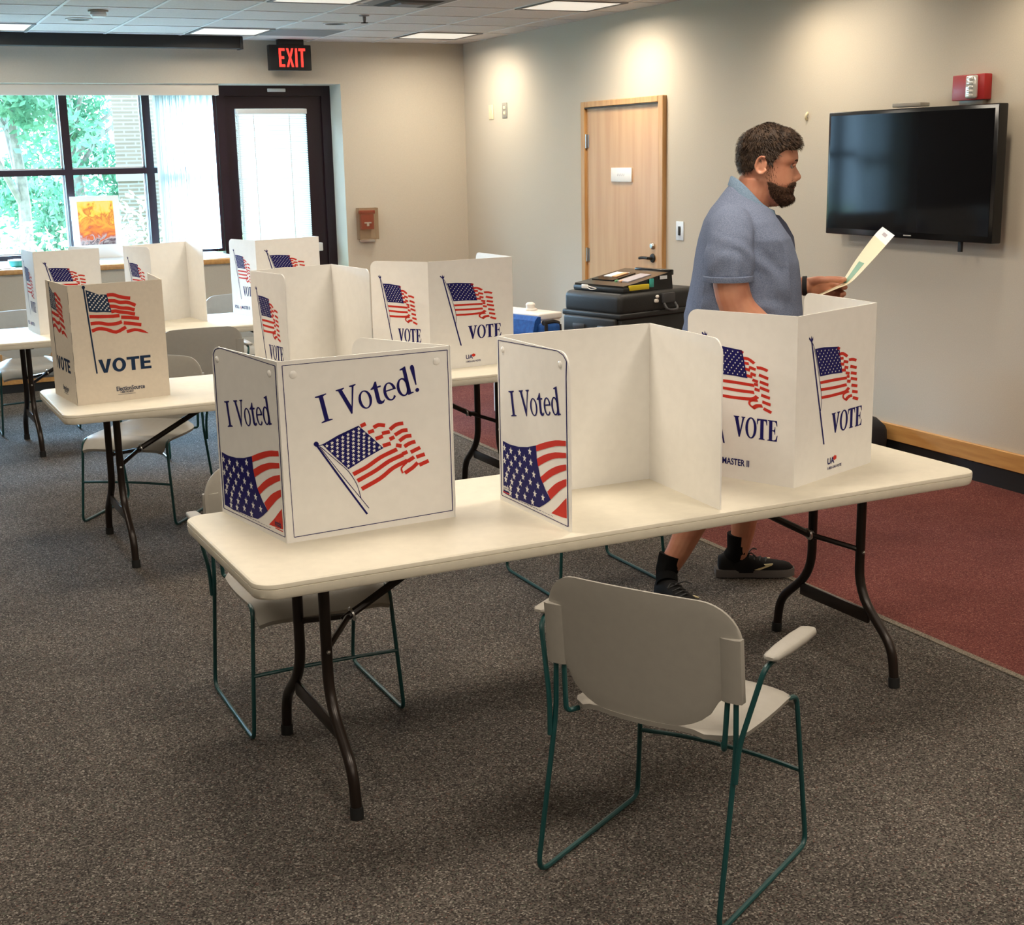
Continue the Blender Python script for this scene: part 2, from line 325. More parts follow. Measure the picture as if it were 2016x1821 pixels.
# ------------------------------------------------------------------ windows
mull = [3.035,2.445,1.747,1.05,.352,-.30]
for i in range(5):
    xa, xb = mull[i+1], mull[i]
    r = struct('window_%d'%(i+1), None, (0,0,0)); f = MB()
    f.box((xa-.034,YW-.06,.985),(xa+.034,YW+.05,2.45))
    if i == 0: f.box((xb-.03,YW-.06,.985),(xb+.03,YW+.05,2.45))
    f.box((xa+.034,YW-.06,.985),(xb-.034,YW+.05,1.03)); f.box((xa+.034,YW-.06,2.375),(xb-.034,YW+.05,2.45)); f.box((xa+.034,YW-.06,1.695),(xb-.034,YW+.05,1.745))
    f.build('window_frame', MT['maroon'], r, 0)
    inner = MB()
    for z0,z1 in ((1.03,1.695),(1.745,2.375)):
        for x in (xa+.034, xb-.046): inner.box((x,YW+.02,z0),(x+.012,YW+.05,z1))
        inner.box((xa+.034,YW+.02,z0),(xb-.034,YW+.05,z0+.012))
    inner.build('glazing_bead', MT['rail'], r, 0)
    for z0,z1 in ((1.03,1.695),(1.745,2.375)):
        MB().add([(xa+.034,YW+.03,z0),(xb-.034,YW+.03,z0),(xb-.034,YW+.03,z1),(xa+.034,YW+.03,z1)],[(0,1,2,3)]).build('pane', MT['pane'], r, 0)
# valance and vertical blind
t = thing('window_valance', 'long beige cloth valance across the top of the windows', 'valance', (1.35,YB+.04,2.352))
def rel(o, p): return (p[0]-o.location.x, p[1]-o.location.y, p[2]-o.location.z)
MB().rbox(rel(t,(WX0+.02,YB+.03,2.352)),rel(t,(3.035,YB+.05,2.447)),.004).build('face_board', MT['valance'], t, 40); MB().rbox(rel(t,(3.015,YB+.05,2.352)),rel(t,(3.035,YB+.13,2.447)),.004).build('return_board', MT['valance'], t, 40)
t = thing('vertical_blind', 'white vertical blind drawn aside beside the dark door, under a beige valance', 'blind', (2.7,YW-.16,2.35))
MB().box(rel(t,(2.46,YW-.18,2.39)),rel(t,(3.02,YW-.14,2.42))).build('headrail', MT['rail'], t, 0)
xs = [2.50,2.515,2.53,2.545,2.565,2.585,2.605,2.625,2.645,2.66,2.68,2.70,2.72,2.745,2.78,2.83,2.88,2.93,2.985]
for k, x in enumerate(xs):
    a = math.radians(62 if x < 2.75 else 38) + .12*math.sin(k*2.1); w2 = .044; dx, dy = math.cos(a)*w2, math.sin(a)*w2; m = MB(); P = []
    for j in range(5):
        u = -1+j*.5; bow = .006*(1-u*u); P.append((x-2.7+dx*u - math.sin(a)*bow, dy*u+math.cos(a)*bow))
    m.loft([[(px,py,z) for px,py in P] for z in (-1.335,.04)], False, False); m.build('vane', MT['vane'], t, 40)
t2 = thing('vertical_blind', 'white vertical blind gathered at the far left end of the windows', 'blind', (0,YW-.16,2.35))
MB().box((-.27,-.02,.04),(.25,.02,.07)).build('headrail', MT['rail'], t2, 0)
for k in range(9):
    x = -.24+.05*k; a = math.radians(50); w2 = .044; dx, dy = math.cos(a)*w2, math.sin(a)*w2
    MB().loft([[(x+dx*u-math.sin(a)*.006*(1-u*u), dy*u+math.cos(a)*.006*(1-u*u), z) for u in (-1,-.5,0,.5,1)] for z in (-1.335,.04)], False, False).build('vane', MT['vane'], t2, 40)
# ------------------------------------------------------------------ glazed exit door
d = struct('door_1')
f = MB(); f.box((3.075,YW-.05,0),(3.15,YW+.06,2.45)); f.box((4.06,YW-.05,0),(RX,YW+.06,2.45)); f.box((3.15,YW-.05,2.36),(4.06,YW+.06,2.45)); f.build('door_frame', MT['maroon'], d, 0)
lf = MB(); lf.box((3.15,YW-.02,.02),(3.245,YW+.03,2.36)); lf.box((3.905,YW-.02,.02),(4.06,YW+.03,2.36)); lf.box((3.245,YW-.02,.02),(3.905,YW+.03,.30)); lf.box((3.245,YW-.02,2.25),(3.905,YW+.03,2.36)); lf.build('door_leaf', MT['maroon'], d, 0)
MB().add([(3.245,YW,.30),(3.905,YW,.30),(3.905,YW,2.25),(3.245,YW,2.25)],[(0,1,2,3)]).build('pane', MT['pane'], d, 0)
MB().rbox((3.30,YW-.09,.955),(3.985,YW-.06,1.005),.008).rbox((3.90,YW-.10,.945),(3.99,YW-.02,1.02),.006).rbox((3.18,YW-.10,.945),(3.24,YW-.02,1.02),.006).build('push_bar', MT['rail'], d, 40)
MB().rbox((3.55,YW-.06,2.395),(3.72,YW-.045,2.425),.004).build('door_plate', MT['rail'], d, 40)
t = thing('venetian_blind', 'white horizontal slat blind covering the glass of the dark exit door', 'blind', (3.575,YW-.045,2.2))
MB().rbox((-.335,-.02,.0),(.335,.015,.045),.004).build('headrail', MT['rail'], t, 40)
sl = MB(); n = 62
for k in range(n):
    z = -.012-k*.0205; tl = .009 if k < n-1 else .004; sl.add([(-.33,-.010,z-tl),(.33,-.010,z-tl),(.33,0,z+.001),(-.33,0,z+.001),(.33,.011,z+tl),(-.33,.011,z+tl)],[(0,1,2,3),(3,2,4,5)])
sl.build('slats', MT['blind'], t, 0); MB().rbox((-.332,-.012,-.012-n*.0205-.012),(.332,.012,-.012-n*.0205+.004),.003).build('bottom_rail', MT['rail'], t, 40)
cd = MB()
for x in (-.17,.165): cd.box((x-.004,-.014,-.012-n*.0205),(x+.004,-.0135,.01))
cd.build('ladder_tape', MT['rail'], t, 0); MB().tube([(-.318,-.03,.02),(-.322,-.032,-.5),(-.32,-.03,-1.0)],.006,8).build('tilt_wand', MT['rail'], t)
# ------------------------------------------------------------------ maple door
d = struct('door_2')
y0,y1,zt = 8.529,9.76,2.188
f = MB(); f.rbox((XR-.035,y1-.062,0),(XR+.01,y1,zt),.004,1); f.rbox((XR-.035,y0,0),(XR+.01,y0+.068,zt),.004,1); f.rbox((XR-.035,y0+.068,zt-.045),(XR+.01,y1-.062,zt),.004,1); f.build('door_frame', MT['wood'], d, 0)
MB().box((XR-.012,y0+.07,.012),(XR+.01,y1-.066,zt-.052)).build('door_leaf', MT['door'], d, 0)
MB().box((XR-.034,y0+.068,zt-.054),(XR-.013,y1-.062,zt-.046)).build('shadow_gap_strip', MT['dark'], d, 0)  # dark strip standing in for the shadow line above the leaf
for z in (1.885,.99,.25):
    hb = MB().tube([(XR-.022,y1-.072,z-.055),(XR-.022,y1-.072,z+.055)],.010,10); hb.box((XR-.016,y1-.10,z-.05),(XR-.0125,y1-.064,z+.05)); hb.build('hinge', MT['steel'], d)
lv = MB(); T = Matrix.Translation((XR-.012,8.69,1.018)) @ Matrix.Rotation(-pi/2,4,'Y'); lv.lathe([(.032,0),(.034,.004),(.030,.012),(.012,.014),(.011,.045)],20,T)
lv.tube(spline([(XR-.055,8.69,1.018),(XR-.058,8.72,1.02),(XR-.056,8.78,1.018),(XR-.053,8.825,1.012)],5),[.011]*15+[.008],10); lv.build('lever_handle', MT['black'], d)
MB().lathe([(.026,0),(.026,.008),(.018,.02),(.008,.021)],18,Matrix.Translation((XR-.012,8.69,1.108))@Matrix.Rotation(-pi/2,4,'Y')).build('deadbolt', MT['steel'], d)
def text_mb(txt, T, size=.02, mat=0, ext=.0004, align='LEFT', bold=0.0):
    """flat lettering as geometry; T maps (x right, y up, z out)"""
    cu = bpy.data.curves.new('t','FONT'); cu.body = txt; cu.size = size; cu.align_x = align; cu.resolution_u = 3; cu.offset = bold*size
    o = bpy.data.objects.new('t', cu); C.objects.link(o); dg = bpy.context.evaluated_depsgraph_get(); me = bpy.data.meshes.new_from_object(o.evaluated_get(dg))
    mb = MB(); mb.add([T @ Vector((v.co.x, v.co.y, ext)) for v in me.vertices], [tuple(p.vertices) for p in me.polygons], mat)
    bpy.data.objects.remove(o); bpy.data.curves.remove(cu); bpy.data.meshes.remove(me); return mb
def frameT(o, r, u):
    r = Vector(r).normalized(); u = Vector(u).normalized(); n = r.cross(u); o = Vector(o)
    return Matrix(((r.x,u.x,n.x,o.x),(r.y,u.y,n.y,o.y),(r.z,u.z,n.z,o.z),(0,0,0,1)))
t = thing('door_sign', 'small cream nameplate sign screwed onto the maple door', 'sign', (XR-.012,9.142,1.572))
MB().rbox((-.012,-.153,0),(0,.153,.107),.003).build('sign_plate', MT['white'], t, 40)
lt = MB()
for k in range(8):
    y = .055-k*.0145; lt.box((-.0126,y,.045),(-.0121,y-.003,.062)); lt.box((-.0126,y-.003,.045+.014*(k%2)),(-.0121,y-.010,.048+.014*(k%2)))
lt.build('lettering', MT['pgrey'], t, 0)
# ------------------------------------------------------------------ wall fittings
t = thing('light_switch', 'white switch plate with a dark rocker, right of the maple door', 'switch', (XR,8.34,1.165))
MB().rbox((-.006,-.05,0),(0,.05,.135),.003).build('plate', MT['platew'], t, 40); MB().rbox((-.013,-.013,.035),(-.005,.013,.10),.003).build('rocker', MT['dark'], t, 40)
t = thing('wall_plate', 'blank cream wall plate beside the grey outlet plate near the corner', 'wall plate', (XR,11.51,2.11)); MB().rbox((-.006,-.05,0),(0,.05,.13),.003).build('plate', MT['plate'], t, 40); MB().rbox((-.009,-.012,.05),(-.005,.012,.085),.002).build('toggle', MT['plate'], t, 40)
t = thing('outlet', 'grey double outlet plate high on the wall left of the maple door', 'outlet', (XR,11.225,2.114)); MB().rbox((-.006,-.05,0),(0,.05,.132),.003).build('plate', MT['plateg'], t, 40)
for z in (.03,.078): MB().rbox((-.010,-.022,z),(-.005,.022,z+.028),.004).build('socket', MT['plate'], t, 40)
t = MB().tube(spline([(0,.0,.022),(-.012,-.004,.012),(-.014,-.002,0),(-.010,.004,-.012),(0,.006,-.02)],4),.008,8).build('wall_hook', MT['plate'], None, 40, (XR,6.913,1.985)); tag(t,'small beige hook stuck on the wall above and left of the television','hook')
# fire strobe
t = thing('fire_strobe', 'red fire alarm strobe on the wall above the television', 'alarm', (XR,5.515,2.02))
MB().rbox((-.058,-.115,.0),(-.004,.115,.13),.006).build('housing', MT['firered'], t, 40)
MB().rbox((-.004-.03,-.085,-.025),(0,.085,.02),.006).build('back_box', MT['plateg'], t, 40)
ln = MB().rbox((-.080,-.075,.008),(-.056,.0,.124),.010,3)
for k in range(5): ln.rbox((-.084,-.06,.016+k*.021),(-.076,-.015,.030+k*.021),.003)
ln.build('strobe_lens', MT['lens'], t, 40)
# pull station
t = thing('fire_pull_station', 'red fire alarm pull station under a clear cover beside the exit door', 'alarm', (4.333,YB,1.02))
MB().rbox((-.062,-.055,.12),(.062,-.004,.29),.006).build('pull_box', MT['firered'], t, 40)
MB().rbox((-.075,-.062,.262),(.075,-.002,.295),.008).build('hood', MT['firered'], t, 40)
MB().rbox((-.035,-.062,.175),(.035,-.054,.188),.003).rbox((-.012,-.062,.15),(.012,-.054,.178),.003).build('pull_handle', MT['platew'], t, 40)
cv = MB(); cv.box((-.094,-.085,.03),(.094,-.082,.318)); cv.box((-.094,-.085,.03),(-.091,-.0,.318)); cv.box((.091,-.085,.03),(.094,0,.318)); cv.box((-.094,-.085,.315),(.094,0,.318)); cv.box((-.094,-.085,.03),(.094,0,.033)); cv.build('clear_cover', MT['clear'], t, 0)
MB().rbox((-.075,-.03,.0),(.075,0,.035),.008).build('sounder_base', MT['lens'], t, 40)
# television
t = thing('television', 'large black flat screen television hung on the right wall', 'television', (5.245,5.86,1.295))
dy0,dy1,h = -.645,.685,.70
MB().rbox((0,dy0,0),(.062,dy1,h),.006).build('body', MT['bezel'], t, 40)
MB().box((-.0015,dy0+.028,.035),(.001,dy1-.022,h-.022)).build('screen', MT['screen'], t, 0)
MB().box((-.002,-.05,.014),(-.0005,.01,.020)).build('maker_mark', MT['plateg'], t, 0)
MB().rbox((.06,-.25,.12),(.13,.25,.58),.004).build('wall_mount', MT['black'], t, 40)
MB().rbox((.03,-.40,-.055),(.045,-.375,.01),.002).build('mount_tab', MT['black'], t, 40)
t = thing('webcam_box', 'small flat grey device lying tilted on the television top edge', 'device', (5.275,5.89,2.001)); t.rotation_euler = (0,.0,.25)
MB().rbox((-.045,-.09,0),(.045,.09,.022),.005).build('case', MT['plateg'], t, 40); MB().rbox((-.03,-.06,.022),(.03,.06,.0235),.0005,1).build('label_plate', MT['whitep'], t, 40)
# exit sign
t = thing('exit_sign', 'black exit sign with glowing red letters over the dark door', 'sign', (3.64,YB-.14,2.555))
MB().rbox((-.19,-.03,0),(.19,.04,.215),.006).build('housing', MT['exitbox'], t, 40); MB().rbox((-.10,-.02,.21),(.13,.05,.262),.004).build('canopy', MT['exitbox'], t, 40)
def exit_letters():
    m = MB(); s = .022; H = .158
    def bar(p): m.poly([(x,-.0315,z) for x,z in p])
    x=0; E=[(0,0),(.058,0),(.058,s),(s,s),(s,.068),(.05,.068),(.05,.09),(s,.09),(s,H-s),(.058,H-s),(.058,H),(0,H)]; bar(E)
    x=.072; bar([(x,0),(x+.022,0),(x+.036,.055),(x+.05,0),(x+.072,0),(x+.047,H*.5),(x+.072,H),(x+.05,H),(x+.036,.105),(x+.022,H),(x,H),(x+.025,H*.5)])
    x=.158; bar([(x,0),(x+s,0),(x+s,H),(x,H)])
    x=.192; bar([(x+.022,0),(x+.044,0),(x+.044,H-s),(x+.066,H-s),(x+.066,H),(x,H),(x,H-s),(x+.022,H-s)])
    m.v = [(x*.93-.105,y,z*1.0+.028) for x,y,z in m.v]; return m
exit_letters().build('lettering', MT['exitred'], t, 0, None, 'glowing red EXIT letters')
# projection screen box
t = thing('projection_screen', 'long black projection screen case hung under the ceiling before the windows', 'screen', (0,11.74,2.718))
MB().rbox((-2.2,0,0),(3.15,.12,.10),.005).build('case', MT['black'], t, 40); MB().rbox((3.145,-.005,-.008),(3.17,.125,.10),.004).build('end_cap', MT['blackp'], t, 40)
# ceiling lights and fittings
LL = {(2.64,10.99):'ceiling light panel just left of the grey air vent, before the exit sign', (4.47,10.99):'ceiling light panel nearest the far corner of the right wall', (2.64,8.55):'ceiling light panel over the room middle, cut by the picture top', (4.47,8.55):'ceiling light panel above the maple door, near the right wall', (.81,10.99):'ceiling light panel above the black screen case at the window side'}
for x, y, e in TROF:
    lab = LL.get((x,y))
    if not lab: continue
    t = thing('ceiling_light', lab, 'ceiling light', (x+.305,y+.305,ZC), 0, 'recessed ceiling light panels')
    f = MB(); a=.298; b=.272
    for q in (((-a,-a),(a,-b)),((-a,b),(a,a)),((-a,-b),(-b,b)),((b,-b),(a,b))): f.box((q[0][0],q[0][1],-.010),(q[1][0],q[1][1],.001))
    f.build('frame', MT['trofframe'], t, 0); MB().box((-b,-b,-.006),(b,b,.001)).build('diffuser', MT['diff'], t, 0)
t = thing('air_vent', 'grey perforated return vent in the ceiling before the exit sign', 'vent', (3.555,11.295,ZC)); MB().rbox((-.285,-.285,-.006),(.285,.285,.001),.003,1).build('grille', MT['ventg'], t, 0)
t = thing('air_diffuser', 'dark louvered air diffuser at the picture top, among the ceiling tiles', 'vent', (3.60,9.0,ZC)); 
for k,(r,z) in enumerate(((.285,-.005),(.21,-.014),(.135,-.022))): MB().loft([[(-r,-r,0),(r,-r,0),(r,r,0),(-r,r,0)],[(-r+.05,-r+.05,z),(r-.05,-r+.05,z),(r-.05,r-.05,z),(-r+.05,r-.05,z)]],True).build('louver_ring', MT['ventg'] if k!=1 else MT['dark'], t, 0)
def disc(name, lab, cat, x, y, prof, m):
    o = MB().lathe([(r,-z) for r,z in prof],24).build(name, m, None, 40, (x,y,ZC)); tag(o, lab, cat); return o
t = thing('smoke_detector', 'round white smoke detector on the ceiling near the picture left', 'detector', (1.698,9.998,ZC)); MB().lathe([(.07,0),(.068,-.012),(.05,-.014)],24).build('base', MT['plateg'], t); MB().lathe([(.052,-.013),(.056,-.03),(.045,-.045),(.01,-.048)],24).build('head', MT['rail'], t)
for x,y,lab in ((1.661,10.614,'dark unlit can light recessed in the ceiling beside the smoke detector'),(3.577,10.503,'dark unlit can light recessed in the ceiling near the grey air vent')):
    t = thing('can_light', lab, 'ceiling light', (x,y,ZC), 0, 'unlit ceiling can lights'); MB().lathe([(.095,0),(.097,-.006),(.08,-.007),(.078,-.002)],28).build('trim_ring', MT['grid'], t); MB().lathe([(.079,-.003),(.06,-.0025)],28).build('aperture', MT['dark'], t)
t = thing('sprinkler', 'dark sprinkler head hanging from the ceiling right of centre', 'sprinkler', (3.588,9.868,ZC)); MB().lathe([(.038,0),(.036,-.006),(.012,-.010),(.012,-.03),(.008,-.05)],16).build('body', MT['ventg'], t); MB().lathe([(.008,-.05),(.026,-.052),(.026,-.056),(.006,-.058)],16).build('deflector', MT['dark'], t)
for x,y in WASH[:3]:
    t = thing('wall_washer', 'small recessed wall washer spotlight in the ceiling along the right wall', 'ceiling light', (x,y,ZC), 0, 'wall washers along the right wall'); MB().lathe([(.06,0),(.062,-.004),(.05,-.005),(.048,-.001)],24).build('trim_ring', MT['grid'], t); MB().lathe([(.048,-.0015),(.02,-.0012)],24).build('lamp', MT['lampon'], t)
# things on the ledge
t = thing('framed_painting', 'orange abstract painting in a white mat leaning on the window', 'painting', (1.915,12.22,.988)); t.rotation_euler = (-.06,0,0)
MB().rbox((-.205,-.006,0),(.205,.006,.53),.002).build('mat_board', MT['rivet'], t, 40); MB().box((-.15,-.008,.115),(.15,-.006,.485)).build('canvas_print', MT['art'], t, 0)
t = thing('lidded_bowl', 'teal lidded bowl on the window ledge at the picture left', 'bowl', (1.17,11.62,.988)); MB().lathe([(.045,0),(.06,.01),(.066,.04),(.066,.05)],24).build('bowl', MT['teal'], t); MB().lathe([(.069,.05),(.069,.058),(.02,.064)],24).build('lid', MT['platew'], t)
t = MB().box((-.07,-.05,0),(.07,.05,.004)).build('folded_paper', MT['ballotw'], None, 0, (1.07,11.50,.988)); tag(t,'white folded paper lying on the window ledge beside the teal bowl','paper')
# ------------------------------------------------------------------ outside
S('ground_outside', MB().box((-25,12.7,-.45),(40,60,-.35)), MT['lawn'])
S('path_outside', MB().box((-25,15.2,-.35),(30,18.5,-.33)), MT['path'])
t = thing('brick_wing', 'tan brick wing of the building seen through the windows', 'building', (2.6,15,-.35)); 
MB().prism([(0,0,0),(6,0,0),(6,3,0),(.75,3,0)],0,(0,0,5.2)).build('brick_wall', MT['brick'], t, 0); MB().box((-.01,-.012,1.95),(6,0,2.12)).build('stone_band', MT['stone'], t, 0); MB().prism([(-.1,-.1,5.2),(6.1,-.1,5.2),(6.1,3.1,5.2),(.7,3.1,5.2)],0,(0,0,.2)).build('coping', MT['stone'], t, 0)
def leaves(c, r, n, size, mb, seed):
    rd = random.Random(seed)
    for _ in range(n):
        a,b2 = rd.uniform(0,2*pi), math.acos(rd.uniform(-1,1)); q = rd.uniform(.55,1.0)
        p = Vector((c[0]+r[0]*q*math.sin(b2)*math.cos(a), c[1]+r[1]*q*math.sin(b2)*math.sin(a), c[2]+r[2]*q*math.cos(b2)))
        u = Vector((rd.gauss(0,1),rd.gauss(0,1),rd.gauss(0,1))).normalized(); w = u.orthogonal().normalized(); s = size*rd.uniform(.6,1.3)
        mb.add([p-u*s, p+w*s*.45, p+u*s, p-w*s*.45],[(0,1,2,3)])
def tree(lab, x, y, h, r, seed, n=1500, leaf='leaf', size=.085, trunk=.12, zlo=.38):
    t = thing('tree', lab, 'tree', (x,y,-.35), 0, 'trees outside the windows'); rd = random.Random(seed)
    tb = MB(); tb.tube(spline([(0,0,0),(.08,0,h*.3),(.0,.05,h*.6),(.1,0,h*.9)],4),[trunk*(1-.055*k) for k in range(13)],8)
    for k in range(5):
        a = rd.uniform(0,6.28); z = h*rd.uniform(.28,.6); tb.tube([(0.04,0,z),(r*.3*math.cos(a),r*.3*math.sin(a),z+h*.14),(r*.7*math.cos(a),r*.7*math.sin(a),z+h*.25)],[trunk*.5,trunk*.35,trunk*.15],6)
    tb.build('trunk', MT['bark'], t); mb = MB(); mb.keep_normals = True
    for k in range(16):
        a = rd.uniform(0,6.28); q = r*rd.uniform(0,.75); c = (q*math.cos(a), q*math.sin(a), h*rd.uniform(zlo,.98)); s = r*rd.uniform(.35,.55); leaves(c,(s,s,s*.7),n//7,size,mb,seed*31+k)
    mb.build('foliage', MT[leaf], t, 0)
tree('slim tree with a pale trunk outside the left windowpane', 2.38,22.5,5.2,1.5,3, 1500, zlo=.42)
tree('bushy low tree outside, just left of the brick wing', 4.05,28.,4.6,1.7,5, 2600, zlo=.12)
tree('broad low tree outside, seen through the leftmost pane', .35,30.,5.6,2.1,8, 2200, zlo=.15)
tree('round tree far outside behind the slim trunk', 3.6,33.6,6,2.0,11, 2600, zlo=.14)
tree('bright yellow green tree at the upper left of the window view', .3,19.0,4.4,1.5,13, 1500,'leaf2',.075,.07, zlo=.45)
tree('tall tree outside half hidden by the brick wing', 7.2,37.,9,2.9,17, 2600, zlo=.12)
sb = MB(); sb.keep_normals = True
for k in range(26): leaves((-.4+k*.18+random.uniform(-.1,.1),13.8+random.uniform(-.3,.4),.55+random.uniform(-.1,.25)),(.28,.25,.75),230,.05,sb,900+k)
o = sb.build('shrubbery', MT['leaf2'], None, 0); tag(o,'bright flowering shrubs right outside the windows','shrubs',kind='stuff')
t = thing('parked_car', 'pale parked car outside beyond the lawn, under the trees', 'car', (-.6,25,-.35)); 
cb = MB(); prof=[(-2.1,.3),(-2.1,.75),(-1.4,.9),(-.9,1.4),(.7,1.42),(1.4,.95),(2.1,.8),(2.15,.3)]; cb.prism([(x,-.85,z) for x,z in prof],0,(0,1.7,0)); cb.build('body', MT['car'], t, 30)
wn = MB(); wn.prism([(-1.25,-.86,.95),(-.85,-.86,1.33),(.62,-.86,1.35),(1.15,-.86,.97)],0,(0,1.72,0)); wn.build('side_window', MT['screen'], t, 0)
for x in (-1.35,1.35):
    for y in (-.80,.80): MB().lathe([(.32,-.1),(.33,-.05),(.33,.05),(.32,.1)],20,Matrix.Translation((x,y,.32))@Matrix.Rotation(pi/2,4,'X')).build('wheel', MT['black'], t)
# ------------------------------------------------------------------ folding tables
TZ = .737
def make_table(name, label, L=2.4577, Wd=.795):
    t = thing(name, label, 'table', (0,0,0), 0, 'long folding tables')
    def rr(a, b, r, z, n=6):
        P = []
        for cx,cy,a0 in ((a-r,b-r,0),(-a+r,b-r,90),(-a+r,-b+r,180),(a-r,-b+r,270)):
            for k in range(n+1): q = math.radians(a0+90*k/n); P.append((cx+r*math.cos(q), cy+r*math.sin(q), z))
        return P
    a, b = L/2, Wd/2; R = .058
    prof = [(.020,-.046),(.006,-.044),(.002,-.038),(.0,-.022),(.0,-.0165),(.0025,-.0155),(.0025,-.0145),(.0,-.0135),(.0,-.007),(.0015,-.003),(.006,0)]
    m = MB().loft([rr(a-i, b-i, R-i*.5, TZ+z) for i, z in prof]); m.build('tabletop', MT['top'], t, 30)
    for sx in (-1,1):
        x = sx*(a-.262)
        for sy in (-1,1):
            pts = [(x,sy*.128,TZ-.04),(x,sy*.128,.285),(x,sy*.305,.135),(x,sy*.322,.012)]
            lg = MB().tube(fillet(pts,[.09,.07],6),.0165,12).build('leg', MT['leg'], t)
            MB().tube([(x,sy*.3205,.035),(x,sy*.3225,.0)],.0195,12).build('foot_cap', MT['foot'], lg)
        MB().rbox((x-.006,-.185,.185),(x+.006,.185,.232),.003).build('spreader_plate', MT['leg'], t, 40)
        MB().rbox((x-.010,-.32,TZ-.058),(x+.010,.32,TZ-.040),.003).build('hinge_bar', MT['leg'], t, 40)
        j = Vector((x-sx*.115,0,.475)); br = MB()
        for sy in (-1,1): br.tube([(x,sy*.128,.435),(x-sx*.02,sy*.112,.443),tuple(j)],.0095,8)
        br.build('side_strut', MT['leg'], t)
        bc = MB().tube([tuple(j+Vector((sx*.02,0,-.012))),tuple(j),(x-sx*.52,0,TZ-.046)],.0125,8).build('folding_brace', MT['leg'], t)
        MB().lathe([(.019,-.003),(.022,-.003),(.022,.003),(.019,.003)],14,Matrix.Translation(j+Vector((-sx*.01,0,.004)))@Matrix.Rotation(pi/2*.8,4,'Y')).build('locking_ring', MT['steel'], bc)
        MB().ball((x,-.128-.0165,.43),.0065,10,6).build('rivet', MT['steel'], t)
    return t
def place_tab(x0,y0,ang,L=2.4577,Wd=.795):
    c, s = math.cos(ang), math.sin(ang); return (x0+c*L/2-s*Wd/2, y0+s*L/2+c*Wd/2, 0), ang
T1 = make_table('folding_table', 'nearest cream folding table, bearing the I Voted! screen, with bronze legs')
p, a = place_tab(.8162,3.2141,.0132); T1.location = p; T1.rotation_euler = (0,0,a)
p, a = place_tab(.7259,5.9495,.0132); copy_tree(T1, p, a, 'middle cream folding table behind the nearest one, bearing the bold dark VOTE screen')
p, a = place_tab(.66,8.655,.035); copy_tree(T1, p, a, 'farthest cream folding table, standing before the window ledge')
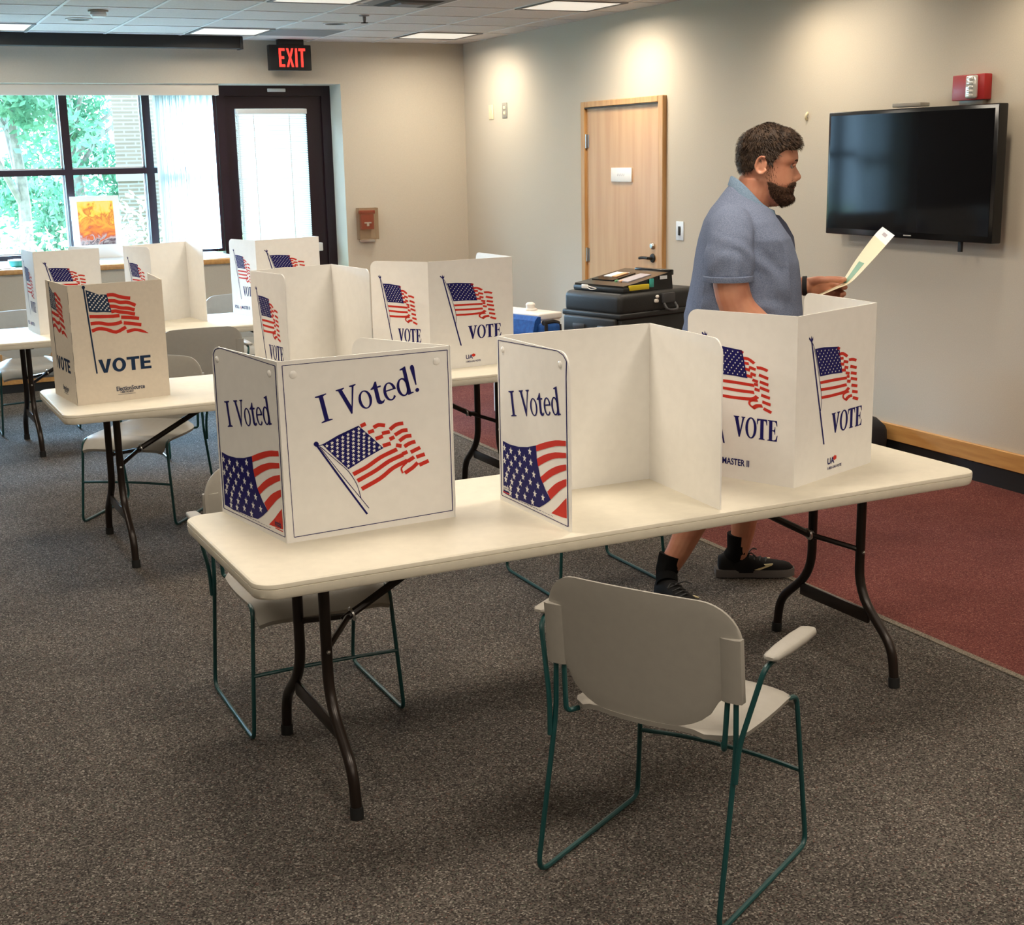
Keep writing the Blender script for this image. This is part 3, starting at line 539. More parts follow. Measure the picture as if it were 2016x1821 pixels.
# ------------------------------------------------------------------ stacking armchairs (local +Y is where the sitter faces)
def make_chair(label):
    t = thing('stacking_chair', label, 'chair', (0,0,0), 0, 'stone plastic stacking chairs')
    # seat shell
    m = MB(); nx, ny = 15, 13; top = []; bot = []
    for j in range(ny):
        v = j/(ny-1); y = -.175+.432*v
        hw = .222+.012*math.sin(pi*v) - .006*max(0,(v-.82)/.18)**2 - .055*max(0,(.16-v)/.16)**1.5
        for i in range(nx):
            u = -1+2*i/(nx-1); z = .452 - .020*(1-u*u)*math.sin(pi*min(1,v*1.15)) - .055*max(0,(v-.80)/.20)**2 - .014*abs(u)**8 + .018*max(0,(.2-v)/.2)
            yy = y + (.025*(1-u*u) if v>.8 else 0)*(v-.8)/.2 if v>.8 else y - .03*(1-u*u)*max(0,(.2-v)/.2)
            top.append((hw*u,yy,z)); bot.append((hw*u*.985,yy*.99,z-.013))
    N = nx*ny; fs = []
    for j in range(ny-1):
        for i in range(nx-1):
            q = j*nx+i; fs.append((q,q+1,q+nx+1,q+nx)); fs.append((N+q,N+q+nx,N+q+nx+1,N+q+1))
    for j in range(ny-1): q=j*nx; fs.append((q,q+nx,N+q+nx,N+q)); q=j*nx+nx-1; fs.append((q,N+q,N+q+nx,q+nx))
    for i in range(nx-1): q=i; fs.append((q,N+q,N+q+1,q+1)); q=(ny-1)*nx+i; fs.append((q,q+1,N+q+1,N+q))
    m.add(top+bot, fs); m.build('seat', MT['chair'], t, 50)
    # backrest: columns between a rounded top edge and a belly-shaped lower edge, leaning and curved round the sitter
    m = MB(); nz, nx = 16, 33; A = []; B = []; W0, R0 = .262, .095
    def yb(x, z): return -.148-.10*(z-.47)-.042*(1-(x/W0)**2)
    for j in range(nz):
        v = j/(nz-1)
        for i in range(nx):
            x = W0*math.sin(pi/2*(-1+2*i/(nx-1))); ax = abs(x)
            d = max(0, ax-(W0-R0)); zt = .790+.010*(1-(x/W0)**2)-(R0-math.sqrt(max(0,R0*R0-d*d)))
            zb_ = .560-.100*max(0,1-(ax/.205)**2.6)**.5
            if ax > .205: zb_ = .560
            z = zb_+(zt-zb_)*v; e = .004 if v in (0,1) else 0
            A.append((x,yb(x,z)-e*.4,z)); B.append((x,yb(x,z)-.010+e*.4,z))
    N = nx*nz; fs=[]
    for j in range(nz-1):
        for i in range(nx-1):
            q=j*nx+i; fs.append((q,q+nx,q+nx+1,q+1)); fs.append((N+q,N+q+1,N+q+nx+1,N+q+nx))
    for j in range(nz-1): q=j*nx; fs.append((q,N+q,N+q+nx,q+nx)); q=j*nx+nx-1; fs.append((q,q+nx,N+q+nx,N+q))
    for i in range(nx-1): q=i; fs.append((q,q+1,N+q+1,N+q)); q=(nz-1)*nx+i; fs.append((q,N+q,N+q+1,q+1))
    m.add(A+B, fs)
    bk = m.build('backrest', MT['chair'], t, 55)
    for sx in (-1,1):
        MB().loft([[(sx*.239+dx*.026, -.160-.10*(z-.47)+dy*.013, z) for dx,dy in ((-1,-.9),(-.6,-1.25),(.6,-1.25),(1,-.9),(1,.6),(-1,.6))] for z in (.553,.58,.66,.70,.712)]).build('sleeve', MT['chair'], bk, 50)
        # side frame: rear leg, floor runner, front leg, all one bent wire
        P = [(sx*.246,-.172,.59),(sx*.248,-.172,.42),(sx*.252,-.262,.008),(sx*.253,.250,.008),(sx*.226,.228,.423),(sx*.222,.18,.432)]
        MB().tube(fillet(P,[.05,.05,.035,.03],5),.0068,8).build('leg', MT['wire'], t)
        P = [(sx*.226,-.170,.59),(sx*.218,-.172,.425),(sx*.20,-.14,.428)]
        MB().tube(fillet(P,.04,5),.0068,8).build('back_support', MT['wire'], t)
        P = [(sx*.256,-.190,.36),(sx*.260,-.183,.45),(sx*.306,-.150,.645),(sx*.314,-.07,.653)]
        MB().tube(fillet(P,[.05,.03],5),.0068,8).build('arm_post', MT['wire'], t)
        m = MB(); rg=[]
        for y,wd,hh in ((-.160,.010,.004),(-.150,.019,.008),(-.09,.023,.011),(0,.025,.011),(.06,.022,.010),(.078,.012,.005)):
            rg.append([(sx*.315+wd*math.copysign(abs(math.cos(q))**.6,math.cos(q)), y+.012, .665+hh*math.copysign(abs(math.sin(q))**.6,math.sin(q))) for q in [2*pi*k/14 for k in range(14)]])
        m.loft(rg); m.build('armrest', MT['chair'], t, 50)
    MB().tube(spline([(-.239,.240,.215),(-.12,.250,.222),(0,.253,.224),(.12,.250,.222),(.239,.240,.215)],4),.0062,8).build('stretcher', MT['wire'], t)
    return t
CH = [((1.732,2.690),(.872,.489),'foreground chair with stone backrest and teal wire frame, back to the viewer'),
 ((1.21,4.17),(0,-1),'chair tucked under the near table\'s left end, behind the I Voted! screen'),
 ((1.244,6.99),(-.6,-.8),'chair behind the middle table beside the bold dark VOTE screen'),
 ((1.85,8.44),(0,1),'dark backed chair before the farthest table, its back to the viewer'),
 ((2.685,4.90),(0,-1),'chair behind the near table, half hidden by the open white screen and walking man'),
 ((1.015,9.79),(0,-1),'chair behind the farthest table at its left end, seat lit by the window'),
 ((2.58,9.99),(0,-1),'chair behind the farthest table, its curved top between two white screens'),
 ((2.74,7.35),(0,-1),'chair behind the middle table\'s right end, mostly hidden by the VOTE screens')]
chair0 = None
for (x,y),(fx,fy),lab in CH:
    rz = math.atan2(-fx, fy)
    if chair0 is None: chair0 = make_chair(lab); chair0.location = (x,y,0); chair0.rotation_euler = (0,0,rz); c = chair0
    else: c = copy_tree(chair0, (x,y,0), rz, lab)
